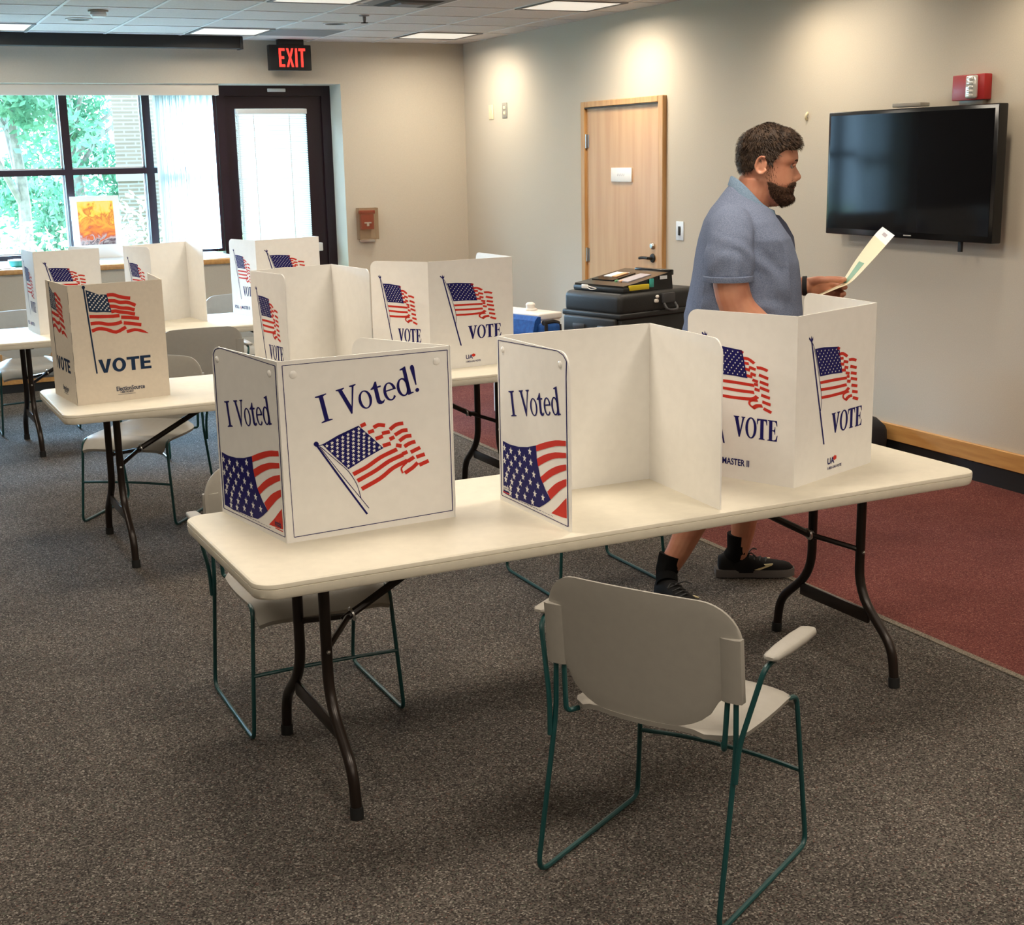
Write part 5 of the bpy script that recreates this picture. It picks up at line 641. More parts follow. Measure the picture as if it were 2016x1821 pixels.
def board(pn, round_end, mat_, name, root, r=.045):
    w, h = pn.w, pn.h; pts = [(0,0),(w,0)]
    if round_end == 1: pts += [(w,h-r)]+[(w-r+r*math.cos(q),h-r+r*math.sin(q)) for q in [pi/2*k/7 for k in range(1,7)]]+[(w-r,h)]
    else: pts += [(w,h)]
    if round_end == 0: pts += [(r,h)]+[(r-r*math.sin(q),h-r+r*math.cos(q)) for q in [pi/2*k/7 for k in range(1,7)]]+[(0,h-r)]
    else: pts += [(0,h)]
    th = .0045; m = MB().prism([pn.P(x,y,0) for x,y in pts],0,-pn.n*th)
    return m.build(name, mat_, root, 30)
def draw(mb, pn, items, flip_border=0, o=.0008):
    for k, it in enumerate(items):
        f = (lambda u: 1-u) if k < flip_border else (lambda u: u); c = INK[it[0]]
        if it[1] == 'p': mb.poly([pn.U(f(u),v,o) for u,v in it[2]], c)
        elif it[1] == 'b':
            A, B = it[2], it[3]; n = len(A); mb.add([pn.U(f(u),v,o) for u,v in A+B], [(i,i+1,n+i+1,n+i) for i in range(n-1)], c)
def draw_stars(mb, pn, items, r, o=.0014):
    for it in items:
        if it[1] != 's': continue
        for u,v in it[2]:
            x,y = u*pn.w, v*pn.h
            mb.poly([pn.P(x+(r if j%2==0 else r*.42)*math.sin(j*pi/5), y+(r if j%2==0 else r*.42)*math.cos(j*pi/5), o) for j in range(10)], 2)
def draw_word(mb, pn, keys, org, ex, ey, c, o=.0010):
    for s in word(keys)[0]:
        F = lambda q: [pn.P(org[0]+x*ex[0]+y*ey[0], org[1]+x*ex[1]+y*ey[1], o) for x,y in q]
        if s[0] == 'p': mb.poly(F(s[1]), c)
        else:
            A, B = F(s[1]), F(s[2]); n = min(len(A),len(B)); mb.add(A[:n]+B[:n], [(i,i+1,n+i+1,n+i) for i in range(n-1)], c)
INKS = [MT['navy'], MT['red'], MT['paper'], MT['navy2']]
def finish(mb, name, panel, label=None): mb.keep_normals = True; return mb.build(name, INKS, panel, 0, None, label)
def small_text(mb, pn, txt, u, v, size, c, sx=1.0):
    T = frameT(pn.U(u,v,.001), pn.d, (0,0,1)) @ Matrix.Diagonal((sx,1,1,1)); q = text_mb(txt, T, size, c, bold=.022); mb.merge(q)
def art_pm(pn, bd, side):
    m = MB(); draw(m, pn, ART['pm']); draw_stars(m, pn, ART['pm'], .0036 if not side else .0034); finish(m, 'flag_print', bd)
    l = MB(); k = pn.w*.402/2.95; draw_word(l, pn, ('Vb','Ob','Tb','Eb'), (.447*pn.w,.262*pn.h), (k,0), (0,.123*pn.h), 0); finish(l, 'lettering', bd, 'navy serif VOTE lettering')
    q = MB()
    if side:
        small_text(q, pn, 'POLL', .09, .085, .030, 0, .8); small_text(q, pn, 'MASTER II', .345, .085, .030, 0, .8)
        q.add([pn.U(u,v,.001) for u,v in ((.295,.10),(.305,.125),(.33,.075),(.318,.07))],[(0,1,2,3)],1)
    else:
        small_text(q, pn, 'UA', .41, .078, .030, 0, 1.0); q.poly([pn.P(.505*pn.w+.010*math.cos(t)*(1+.25*(j%2)), .108*pn.h+.007*math.sin(t)*(1+.3*(j%2)), .001) for j,t in enumerate([2*pi*j/12 for j in range(12)])],1)
        small_text(q, pn, '1-800-UAI-VOTE', .408, .045, .0125, 0, 1.0)
    finish(q, 'maker_mark', bd)
def art_iv_center(pn, bd):
    m = MB(); draw(m, pn, ART['ivc'][:4]); finish(m, 'border_line', bd)
    m = MB(); draw(m, pn, ART['ivc'][4:]); draw_stars(m, pn, ART['ivc'], .0060); finish(m, 'flag_print', bd)
    l = MB(); draw_word(l, pn, 'I Voted!', (.120,.331), (.0815,.0165), (-.0162,.0765), 0); finish(l, 'lettering', bd, 'navy tilted I Voted! lettering')
    for u,v in ((.0835,.924),(.91,.919)): MB().lathe([(.011,0),(.011,.0015),(.007,.004),(.001,.0045)],16,Matrix.Translation(pn.U(u,v,0))@frameT((0,0,0),pn.d,(0,0,1))).build('rivet', MT['rivet'], bd)
def art_iv_side(pn, bd, flip):
    A = ART['ivs']; m = MB(); draw(m, pn, A[:7], 7 if flip else 0); finish(m, 'border_line', bd)
    m = MB(); draw(m, pn, A[7:]); draw_stars(m, pn, A, .0125); finish(m, 'flag_print', bd)
    l = MB(); draw_word(l, pn, 'I Voted', (.088,.279), (.0885,.0155), (-.0155,.0755), 0); finish(l, 'lettering', bd, 'navy I Voted lettering')
    q = MB(); u0 = .05 if flip else .84; small_text(q, pn, 'intab', u0, .075, .026, 3 if not flip else 2, .8); q.add([pn.U(u,v,.001) for u,v in ((u0,.062),(u0+.11,.062),(u0+.11,.056),(u0,.056))],[(0,1,2,3)],1); finish(q, 'maker_mark', bd)
    for u,v in (((.09,.925),(.885,.925))): MB().lathe([(.010,0),(.010,.0015),(.006,.004),(.001,.0045)],16,Matrix.Translation(pn.U(u,v,0))@frameT((0,0,0),pn.d,(0,0,1))).build('rivet', MT['rivet'], bd)
def art_es(pn, bd, side):
    m = MB(); draw(m, pn, ART['es']); draw_stars(m, pn, ART['es'], .0052); finish(m, 'flag_print', bd)
    l = MB(); k = pn.w*.565/3.1; draw_word(l, pn, ('Vs','Os','Ts','Es'), (.250*pn.w,.253*pn.h), (k,0), (0,.115*pn.h), 3); finish(l, 'lettering', bd, 'bold dark blue VOTE lettering')
    q = MB(); small_text(q, pn, 'ElectionSource', .415, .088, .028, 3, .60 if side else .78); small_text(q, pn, '1-888-742-8037', .455, .067, .012, 3, .8)
    q.add([pn.U(u,v,.001) for u,v in ((.43,.058),(.62,.056),(.62,.053),(.43,.055))],[(0,1,2,3)],3); finish(q, 'maker_mark', bd)
def booth(label, pts, h, kind, z=TZ, group='voting screens on the tables'):
    o = pts[1]; t = thing('voting_screen', label, 'voting screen', (o[0],o[1],z), 0, group)
    wm = MT['white2'] if kind == 'es' else MT['white']; org = (o[0],o[1],z); r = {'es':.004,'iv':.05,'pm':.035}[kind]
    for k in range(3):
        pn = Panel(pts[k], pts[k+1], z, h, org); bd = board(pn, {0:0,1:-1,2:1}[k], wm, 'center_panel' if k==1 else 'side_panel', t, r)
        if kind == 'pm': art_pm(pn, bd, k != 1)
        elif kind == 'es': art_es(pn, bd, k != 1)
        elif k == 1: art_iv_center(pn, bd)
        else: art_iv_side(pn, bd, k == 2)
        if kind == 'es' and k == 0:   # slotted fold showing dark cuts
            s = MB()
            for j in range(6): s.add([pn.U(1,v,.0006)-pn.d*dx for dx,v in ((.0035,.02+j*.165),(-.0015,.02+j*.165),(-.0015,.12+j*.165),(.0035,.12+j*.165))],[(0,1,2,3)],0)
            s.build('fold_slot', MT['dark'], bd, 0)
    return t
booth('voting screen printed I Voted! with a navy and red flag, on the near table', [(.927,4.005),(1.000,3.560),(1.528,3.588),(1.352,3.95)], .515, 'iv')
booth('open voting screen on the near table, I Voted flap at left, blank white inside', [(2.252,3.258),(2.281,3.712),(1.733,3.710),(1.744,3.265)], .515, 'iv')
booth('voting screen printed VOTE twice at the near table\'s right end before the man', [(2.446,3.745),(2.601,3.364),(3.050,3.526),(3.075,3.94)], .547, 'pm')
booth('buff cardboard voting screen with bold dark sans VOTE, at the middle table\'s left end', [(.776,6.58),(.818,6.175),(1.240,6.238),(1.262,6.66)], .533, 'es')
booth('open voting screen on the middle table showing its blank inside, a VOTE flap at left', [(2.155,6.00),(2.112,6.43),(1.668,6.31),(1.735,5.965)], .545, 'pm')
booth('voting screen printed VOTE twice at the middle table\'s right end, near the blue bag', [(2.335,6.49),(2.540,6.225),(3.030,6.280),(3.020,6.70)], .545, 'pm')
booth('far voting screen on the farthest table directly behind the buff one', [(.968,9.33),(.998,8.955),(1.415,9.045),(1.28,9.43)], .522, 'pm')
booth('far open voting screen on the farthest table, blank inside, between two printed ones', [(2.085,9.05),(2.05,9.39),(1.585,9.16),(1.705,8.89)], .522, 'pm')
booth('far voting screen before the exit door at the farthest table\'s right end', [(2.355,9.42),(2.455,9.10),(2.95,9.24),(2.90,9.46)], .522, 'pm')
# ------------------------------------------------------------------ ballot box with tabulator
t = thing('ballot_box', 'tall black wheeled ballot box standing before the maple door', 'ballot box', (3.90,6.655,0), math.radians(14))
W2, D2, HB = .66, .50, 1.0
bd = MB(); bd.rbox((.0,.012,.06),(W2,D2-.012,.865),.02,3)
for k in range(4): bd.rbox((.08+k*.14,.002,.12),(.14+k*.14,.02,.76),.006)
bd.build('body', MT['case'], t, 40)
ld = MB(); ld.rbox((-.012,.0,.855),(W2+.012,D2,.888),.010,3); ld.rbox((-.004,.006,.87),(W2+.004,D2-.006,HB),.035,5); ld.build('lid', MT['case'], t, 40)
rd_ = MB(); rd_.rbox((-.03,.03,.745),(.004,D2-.03,.86),.014,3); rd_.build('latch_rail', MT['case'], t, 40)
for y in (.12,.33):
    lt = MB(); lt.rbox((-.036,y-.05,.785),(-.026,y+.05,.815),.004,2); lt.build('latch', MT['caseg'], t, 40)
hd = MB(); hd.rbox((.33,-.012,.925),(.43,.012,.985),.006); hd.tube(spline([(.335,-.01,.925),(.338,-.035,.895),(.38,-.045,.885),(.422,-.035,.895),(.425,-.01,.925)],4),.008,8); hd.build('handle', MT['caseg'], t, 40)
for x,y in ((.08,.08),(W2-.08,.08),(.08,D2-.08),(W2-.08,D2-.08)): MB().lathe([(.03,-.014),(.034,-.01),(.034,.01),(.03,.014)],16,Matrix.Translation((x,y,.034))@Matrix.Rotation(pi/2,4,'X')).build('caster', MT['black'], t)
MB().rbox((.05,-.004+.012,.69),(.33,.014,.76),.002).build('notice', MT['whitep'], t, 40)
MB().rbox((-.0,.10,.685),(.018,.30,.745),.002).build('notice', MT['whitep'], t, 40)
sl = MB().rbox((.262,-.018,.935),(.285,.004,.955),.006); sl.ball((.273,-.015,.97),.011,10,6); sl.build('seal', MT['whitep'], t, 40)
ca, sa = math.cos(math.radians(14)), math.sin(math.radians(14))
t2 = thing('ballot_scanner', 'black ballot scanner with papers and a yellow tag on top of the ballot box', 'scanner', (3.90-.49*sa, 6.655+.49*ca, HB), math.radians(14-90))
m = MB(); a,b,c,d = .03,.44,.06,.47
m.add([(a,c,0),(b,c,0),(b,d,0),(a,d,0),(a,c,.040),(b,c,.040),(b-.01,d,.100),(a+.01,d,.100),(a,c+.10,.052),(b,c+.10,.052)],[(0,1,2,3),(0,1,5,4),(4,5,9,8),(8,9,6,7),(2,3,7,6),(0,4,8,7,3),(1,2,6,9,5)]); m.build('body', MT['bezel'], t2, 0)
m = MB().rbox((a-.008,c-.008,0),(b+.01,c+.06,.03),.008); m.build('front_lip', MT['case'], t2, 40)
def onslope(y): return .052+(y-c-.10)*(.048/(d-c-.10))
def slab(x0,x1,y0,y1,h): 
    q = MB(); q.add([(x0,y0,onslope(y0)),(x1,y0,onslope(y0)),(x1,y1,onslope(y1)),(x0,y1,onslope(y1)),(x0,y0,onslope(y0)+h),(x1,y0,onslope(y0)+h),(x1,y1,onslope(y1)+h),(x0,y1,onslope(y1)+h)],[(0,3,2,1),(4,5,6,7),(0,1,5,4),(1,2,6,5),(2,3,7,6),(3,0,4,7)]); return q
slab(.06,.24,.17,.36,.004).build('screen', MT['screen'], t2, 0); slab(.09,.20,.24,.35,.007).build('instruction_sheet', MT['ballotw'], t2, 0); slab(.16,.20,.24,.34,.0085).build('orange_sticker', MT['orange'], t2, 0)
slab(.28,.37,.17,.36,.004).build('keypad', MT['pgrey'], t2, 0); slab(.26,.275,.165,.185,.006).build('button', MT['greenled'], t2, 0); slab(.30,.315,.165,.185,.006).build('button', MT['orange'], t2, 0)
MB().rbox((b+.001,.10,.012),(b+.014,.26,.042),.003).build('seal_tag', MT['yellow'], t2, 40); MB().rbox((b+.001,.27,.02),(b+.012,.30,.07),.003).build('seal_tag', MT['teal'], t2, 40)
MB().rbox((.10,c-.014,.012),(.155,c-.006,.036),.004).build('key_tag', MT['whitep'], t2, 40); MB().tube(spline([(.15,c-.012,.03),(.19,c-.02,.025),(.23,c-.015,.018),(.19,c-.018,.010),(.15,c-.012,.02)],5),.003,6).build('key_loop', MT['whitep'], t2)
MB().box((b+.0005,.36,.06),(b+.002,.42,.08)).build('maker_mark', MT['platew'], t2, 0)
MB().rbox((a+.1,d-.01,.075),(b-.02,d+.03,.108),.005).build('raised_cover', MT['bezel'], t2, 40)
# white bin with blue bag hung on it
t = thing('white_bin', 'tall white plastic bin with a knobbed lid behind the blue bag', 'bin', (4.125,8.14,0), math.radians(16))
MB().rbox((0,0,0),(.20,.50,.70),.015,3).build('body', MT['whitep'], t, 40); MB().rbox((-.008,-.008,.69),(.208,.508,.735),.012,3).build('lid', MT['whitep'], t, 40); MB().lathe([(.05,0),(.048,.012),(.03,.02),(.03,.03),(.034,.045),(.02,.058),(.002,.06)],20,Matrix.Translation((.12,.22,.733))).build('knob', MT['whitep'], t)
t = thing('blue_bag', 'blue fabric bag with black straps hung before the white bin', 'bag', (4.11,8.10,0), math.radians(16))
m = MB(); rg = []
for z,dep in ((.30,.05),(.32,.075),(.45,.085),(.62,.075),(.70,.055),(.725,.03)): rg.append([(-.012-dep*(1 if k in (0,1) else 0), y, z) for k,y in ((0,-.02),(1,.50),(2,.50),(3,-.02))])
m.loft(rg); m.build('pouch', MT['bluebag'], t, 0)
m = MB(); m.rbox((-.05,-.11,.30),(.095,-.012,.685),.03,4); m.build('side_pocket', MT['bluebag'], t, 40)
m = MB(); m.tube([(-.045,-.107,.30),(-.045,-.109,.5),(-.04,-.10,.685)],.012,8); m.tube([(.092,-.104,.30),(.094,-.106,.5),(.092,-.098,.672)],.009,8); m.tube([(-.045,-.08,.69),(.04,-.08,.692),(.092,-.08,.675)],.018,8); m.build('strap', MT['strap'], t)
# dark case on the floor by the right wall
t = thing('soft_case', 'rounded black soft case standing on the floor against the right wall', 'case', (5.20,6.22,0))
m = MB(); rg=[]
for y,s in ((-.24,.55),(-.22,.8),(-.15,.97),(0,1),(.15,.97),(.24,.7)): rg.append([(s*.13*math.copysign(abs(math.cos(q))**.7,math.cos(q)), y, .135+s*.13*math.copysign(abs(math.sin(q))**.7,math.sin(q))) for q in [2*pi*k/18 for k in range(18)]])
m.loft(rg); m.build('body', MT['strap'], t, 60); MB().tube(spline([(-.02,-.1,.262),(-.02,-.05,.29),(-.02,.05,.29),(-.02,.1,.262)],4),.009,8).build('handle', MT['strap'], t)
# ------------------------------------------------------------------ the walking man (local +X ahead, +Y his left)
PX, PY, PA = 3.15, 4.5, math.atan2(-.53,.85)
man = thing('person', 'bearded man in a blue grey polo shirt walking with a ballot in hand', 'person', (PX,PY,0), PA)
FRONT = [(1.570,.165),(1.580,.195),(1.592,.219),(1.604,.226),(1.616,.2235),(1.624,.2225),(1.633,.231),(1.640,.2315),(1.645,.2275),(1.651,.234),(1.660,.2345),(1.668,.233),(1.69,.231),(1.715,.229),(1.727,.229),(1.738,.239),(1.748,.2445),(1.765,.2445),(1.785,.241),(1.81,.231),(1.835,.212),(1.855,.182),(1.866,.15),(1.870,.125)]
BACK = [(1.570,.135),(1.585,.105),(1.61,.075),(1.64,.055),(1.67,.04),(1.70,.028),(1.74,.018),(1.78,.018),(1.81,.026),(1.835,.045),(1.855,.075),(1.866,.105),(1.870,.12)]
HALF = [(1.570,.012),(1.580,.030),(1.592,.043),(1.61,.055),(1.64,.066),(1.67,.072),(1.70,.076),(1.74,.079),(1.78,.080),(1.81,.076),(1.835,.065),(1.855,.045),(1.866,.022),(1.870,.004)]
def head_pt(th, z, off=0):
    f, b, hw = smooth_interp(FRONT,z), smooth_interp(BACK,z), max(.003,smooth_interp(HALF,z)); cs = .5*(f+b)+.01
    c, s_ = math.cos(th), math.sin(th)
    ex = .80 if c > 0 else .9
    s = cs + ((f-cs) if c > 0 else (cs-b))*math.copysign(abs(c)**ex, c); l = hw*math.copysign(abs(s_)**.88, s_)
    if c > 0:
        # eye sockets, nose, cheeks
        for sy in (-1,1): s -= .011*math.exp(-((l-sy*.034)/.016)**2-((z-1.727)/.010)**2); l += sy*.003*math.exp(-((z-1.69)/.02)**2-((s-.19)/.03)**2)
        if 1.655 < z < 1.752:
            prof = interp([(1.655,0),(1.664,.004),(1.669,.017),(1.677,.027),(1.685,.029),(1.70,.021),(1.72,.011),(1.738,.004),(1.752,0)], z)
            wd = interp([(1.655,.018),(1.675,.0175),(1.69,.013),(1.72,.0085),(1.75,.010)], z)
            s += prof*math.exp(-(abs(l)/wd)**2.6)
        if abs(z-1.645) < .006: s -= .003*math.exp(-(l/.022)**4)
    p = Vector((s,l,z)); 
    if off:
        n = Vector(((s-cs)*1.0, l*1.3, (z-1.73)*.9 if z>1.76 else (z-1.70)*.25)); p += n.normalized()*off
    return p
def head_mesh(offf, nt=72, nz=70, z0=1.570, z1=1.870):
    rings = []
    for j in range(nz):
        t = j/(nz-1); z = z0+(z1-z0)*(.5-.5*math.cos(pi*t)) if False else z0+(z1-z0)*t
        if z > 1.83: z = 1.83+(z1-1.83)*math.sin(min(1,(z-1.83)/(z1-1.83))*pi/2)
        r = []
        for i in range(nt):
            th = 2*pi*i/nt; th = th - .35*math.sin(2*th)*.5*(1 if math.cos(th)>0 else 0)
            p = head_pt(th, z); r.append(head_pt(th, z, offf(p,th)) if offf else p)
        rings.append(r)
    return MB().loft(rings)
def sm(a,b,x): t = max(0,min(1,(x-a)/(b-a))); return t*t*(3-2*t)
def chain(mb, pts, rad, n=12, k=4):
    P = spline(pts,k); m = len(P); R = [smooth_interp([(i/(len(rad)-1),r) for i,r in enumerate(rad)], j/(m-1)) for j in range(m)]
    mb.tube(P, R, n); mb.ball(P[0], R[0], n, 6); mb.ball(P[-1], R[-1], n, 6); return mb
def remesh(mb, vox, it, fac=.5):
    me = bpy.data.meshes.new('r'); me.from_pydata(mb.v,[],mb.f); bm = bmesh.new(); bm.from_mesh(me); bmesh.ops.recalc_face_normals(bm,faces=bm.faces[:]); bm.to_mesh(me); bm.free()
    o = bpy.data.objects.new('r',me); C.objects.link(o); r = o.modifiers.new('r','REMESH'); r.mode='VOXEL'; r.voxel_size=vox
    s = o.modifiers.new('s','SMOOTH'); s.iterations=it; s.factor=fac
    dg = bpy.context.evaluated_depsgraph_get(); m2 = bpy.data.meshes.new_from_object(o.evaluated_get(dg)); bpy.data.objects.remove(o); bpy.data.meshes.remove(me); return m2
def skin_obj(name, me, m, parent):
    me.materials.clear(); me.materials.append(m); me.shade_smooth(); me.name = name; o = bpy.data.objects.new(name, me); C.objects.link(o); o.parent = parent; return o
b = head_mesh(None)
b.tube(spline([(.090,0,1.675),(.074,0,1.61),(.040,0,1.54),(.01,0,1.46)],4),[.072]*3+[.072,.072,.073,.073,.078,.083,.09,.10,.11,.12],20)
for sy in (-1,1):   # ears
    R = Matrix.Rotation(sy*.35,3,'Z') @ Matrix.Rotation(.18,3,'Y')
    c0 = Vector((.101,sy*.084,1.731)); b.ball(c0,(.021,.006,.030),14,8,R)
    rim = []
    for k in range(15):
        q = math.radians(-75+270*k/14); rim.append(c0+R@Vector((-.024*math.sin(q+.9),sy*.0085,.033*math.cos(q+.9))))
    b.tube(rim,[.0052]*15,8); b.ball(c0+R@Vector((.004,sy*.003,-.030)),(.008,.005,.009),10,6)
# torso inside the shirt
b.loft([[(cs+a*math.cos(2*pi*k/24), w*math.sin(2*pi*k/24), z) for k in range(24)] for z,cs,a,w in ((.86,.02,.16,.19),(1.0,.03,.19,.21),(1.2,.04,.185,.21),(1.4,.03,.16,.215),(1.52,.02,.11,.19),(1.57,.02,.08,.11))])
chain(b,[(-.02,-.19,1.50),(-.03,-.262,1.37),(.0,-.278,1.215),(.085,-.255,1.125),(.185,-.225,1.06)],[.075,.068,.067,.062,.037],16)
chain(b,[(.0,.19,1.50),(.03,.262,1.36),(.065,.285,1.225),(.185,.262,1.222),(.312,.226,1.236)],[.075,.066,.062,.058,.034],16)
for sy,kn,an in ((-1,(-.03,-.125,.50),(-.262,-.178,.115)),(1,(.13,.12,.50),(.047,.14,.105))):
    calf = Vector(kn).lerp(Vector(an),.35)+Vector((-.018,0,0)); chain(b,[(.02,sy*.11,.90),(.04 if sy>0 else .0,sy*.12,.70),kn,tuple(calf),tuple(Vector(kn).lerp(Vector(an),.75)),an],[.105,.092,.068,.066,.050,.043],16)
# left hand: palm turned to his right, thumb over the sheet, fingers curling round it
b.loft([[(s, l+wl*math.cos(2*pi*k/14), z+wz*math.sin(2*pi*k/14)) for k in range(14)] for s,l,z,wl,wz in ((.300,.226,1.236,.026,.031),(.335,.226,1.236,.020,.037),(.365,.234,1.233,.017,.043),(.395,.240,1.230,.014,.043),(.408,.241,1.229,.009,.038))])
chain(b,[(.330,.215,1.250),(.362,.190,1.262),(.395,.180,1.262)],[.020,.017,.0125],12)
chain(b,[(.385,.184,1.264),(.422,.180,1.263),(.452,.186,1.256)],[.0125,.0115,.0095],10)
for z,L3,dz in ((1.262,1.0,.000),(1.240,1.06,-.004),(1.218,1.0,-.006),(1.198,.84,-.006)):
    chain(b,[(.395,.240,z),(.395+.040*L3,.246,z+dz),(.395+.066*L3,.226,z+2*dz),(.395+.070*L3,.196,z+2.5*dz),(.395+.056*L3,.176,z+2.5*dz)],[.0115,.0108,.0105,.0098,.0085],10,3)
# right hand, relaxed, hidden behind the boards
b.loft([[(.185+t*.085+wz*.3*math.sin(2*pi*k/14), -.225+wl*math.cos(2*pi*k/14)+t*.01, 1.06-t*.045+wz*math.sin(2*pi*k/14)) for k in range(14)] for t,wl,wz in ((0,.026,.031),(.4,.020,.038),(.8,.016,.043),(1.08,.010,.037))])
for k,(z,L3) in enumerate(((1.042,1.0),(1.022,1.07),(1.002,1.0),(.984,.84))):
    chain(b,[(.262,-.214,z),(.262+.040*L3,-.210,z-.012),(.262+.066*L3,-.195,z-.03),(.262+.072*L3,-.18,z-.052)],[.0115,.0105,.0098,.0085],10,3)
chain(b,[(.205,-.205,1.065),(.245,-.185,1.062),(.275,-.178,1.045),(.298,-.18,1.025)],[.019,.014,.012,.0095],10,3)
me = remesh(b,.0042,3,.5); body = skin_obj('body', me, MT['skin'], man)
# hair and beard
HL = [(-.05,1.698),(.03,1.700),(.065,1.706),(.082,1.735),(.098,1.757),(.112,1.750),(.124,1.728),(.142,1.727),(.152,1.745),(.165,1.768),(.19,1.783),(.27,1.786)]
def hair_off(p, th):
    e = p.z-interp(HL,p.x)+.003*noise.noise(p*90); k = sm(-.002,.010,e); top = sm(1.77,1.85,p.z); fr = sm(.16,.24,p.x)*sm(1.775,1.80,p.z)
    return -.006*(1-k)+k*(.009+.011*top+.016*fr*(1-.3*top) + .0045*noise.noise(p*38)+.003*noise.noise(p*95))
h = head_mesh(hair_off,140,130,1.66,1.870)
rd = random.Random(5); HV = [Vector(v) for v in h.v]; cr0 = Vector((.085,0,1.885)); nst = 0
while nst < 3200:
    p = HV[rd.randrange(len(HV))]
    if p.z-interp(HL,p.x) < .006: continue
    nst += 1; nrm = Vector(((p.x-.125)*.9,p.y*1.3,(p.z-1.74)*1.1)).normalized(); d = (p-cr0); d = d-nrm*d.dot(nrm)
    d = (d.normalized() if d.length > 1e-4 else Vector((1,0,0)))+Vector((rd.gauss(.15,.35),rd.gauss(0,.35),rd.gauss(0,.35))); d = (d-nrm*d.dot(nrm)).normalized(); w = nrm.cross(d)*.0016
    L = rd.uniform(.012,.026); a = p-nrm*.003; m_ = p+d*L*.55+nrm*.0035; e = p+d*L+nrm*rd.uniform(-.001,.004)
    h.add([a-w,a+w,m_+w*.7,m_-w*.7,e],[(0,1,2,3),(3,2,4)])
h = h.build('hair', MT['hair'], man, 80)
BU = [(.10,1.58),(.112,1.640),(.122,1.668),(.135,1.672),(.150,1.666),(.165,1.657),(.18,1.650),(.198,1.648),(.212,1.662),(.222,1.669),(.26,1.668)]
BL = [(.09,1.70),(.112,1.668),(.125,1.635),(.145,1.60),(.165,1.58),(.185,1.565),(.26,1.55)]
def beard_off(p, th):
    if math.cos(th) < -.2: return -.008
    e = min(interp(BU,p.x)-p.z, p.z-interp(BL,p.x), (p.x-.112)*1.2)+.003*noise.noise(p*120); k = sm(-.002,.008,e)
    lips = math.exp(-((p.y/.024)**4)-((p.z-1.638)/.0085)**4) if p.x > .2 else 0; nose = 1 if (p.z > 1.664 and abs(p.y) < .015) else 0
    k *= (1-lips)*(1-nose); chin = sm(1.64,1.60,p.z)*sm(.16,.21,p.x)
    return -.005*(1-k)+k*(.0030+.009*chin+.0018*noise.noise(p*130))
bd = head_mesh(beard_off,150,150,1.570,1.735); BV = [(Vector(v)) for v in bd.v]; nst = 0; tries = 0
while nst < 1800 and tries < 60000:
    tries += 1; p = BV[rd.randrange(len(BV))]
    if p.x < .112 or min(interp(BU,p.x)-p.z, p.z-interp(BL,p.x)) < .004 or (p.x > .2 and abs(p.y) < .022 and abs(p.z-1.638) < .008) or (p.z > 1.664 and abs(p.y) < .015): continue
    nst += 1; nrm = Vector(((p.x-.15),p.y*1.3,-.02)).normalized(); d = Vector((rd.gauss(.1,.3),rd.gauss(0,.3),-1)); d = (d-nrm*d.dot(nrm)*.7).normalized(); w = nrm.cross(d)*.0013; L = rd.uniform(.005,.011)
    a = p-nrm*.002; m_ = p+d*L*.5+nrm*.002; e = p+d*L+nrm*.002; bd.add([a-w,a+w,m_+w*.7,m_-w*.7,e],[(0,1,2,3),(3,2,4)])
nst = tries = 0
while nst < 1500 and tries < 60000:      # sparse stubble up to the sideburn and along the cheek
    tries += 1; p = BV[rd.randrange(len(BV))]; e = p.z-interp(BU,p.x); side = math.exp(-((p.x-.132)/.016)**2)*sm(1.74,1.72,p.z)
    if p.x < .108 or (p.x > .2 and abs(p.y) < .03) or rd.random() > max(side*.9, math.exp(-(max(0,e)/.009)**2)*(.8 if e > -.004 else 0), math.exp(-((p.x-.114)/.008)**2)*.5*sm(1.60,1.63,p.z)*sm(1.70,1.66,p.z)): continue
    nst += 1; nrm = Vector(((p.x-.15),p.y*1.3,-.02)).normalized(); q0 = p+nrm*.0052; d = Vector((rd.gauss(.25,.3),rd.gauss(0,.3),-1)); d = (d-nrm*d.dot(nrm)*.8).normalized(); w = nrm.cross(d)*.0007; L = rd.uniform(.004,.009)
    bd.add([q0-w,q0+w,q0+d*L+nrm*.001],[(0,1,2)])
bd.build('beard', MT['beard'], man, 80)
for sy in (-1,1):
    e = MB().ball((.2155,sy*.034,1.7245),.0100,16,10).build('eye', MT['eye'], man); MB().ball((.2225,sy*.0345,1.7245),(.0046,.0062,.0062),12,8).build('iris', MT['iris'], e)
    MB().tube(spline([(.236,sy*.014,1.7425),(.238,sy*.026,1.7465),(.230,sy*.042,1.7475),(.214,sy*.055,1.742)],4),[.003,.004,.0045,.0045,.0045,.0045,.0045,.004,.004,.0035,.003,.0025,.002],8).build('eyebrow', MT['beard'], man)
    MB().tube(spline([(.2285,sy*.022,1.7275),(.2300,sy*.034,1.7310),(.2215,sy*.047,1.727)],4),.0042,8).build('eyelid', MT['skin'], man)
MB().tube(spline([(.214,-.024,1.641),(.2275,-.012,1.6405),(.2315,0,1.641),(.2275,.012,1.6405),(.214,.024,1.641)],4),[.001]+[.0045]*15+[.001],8).build('lips', MT['lip'], man)
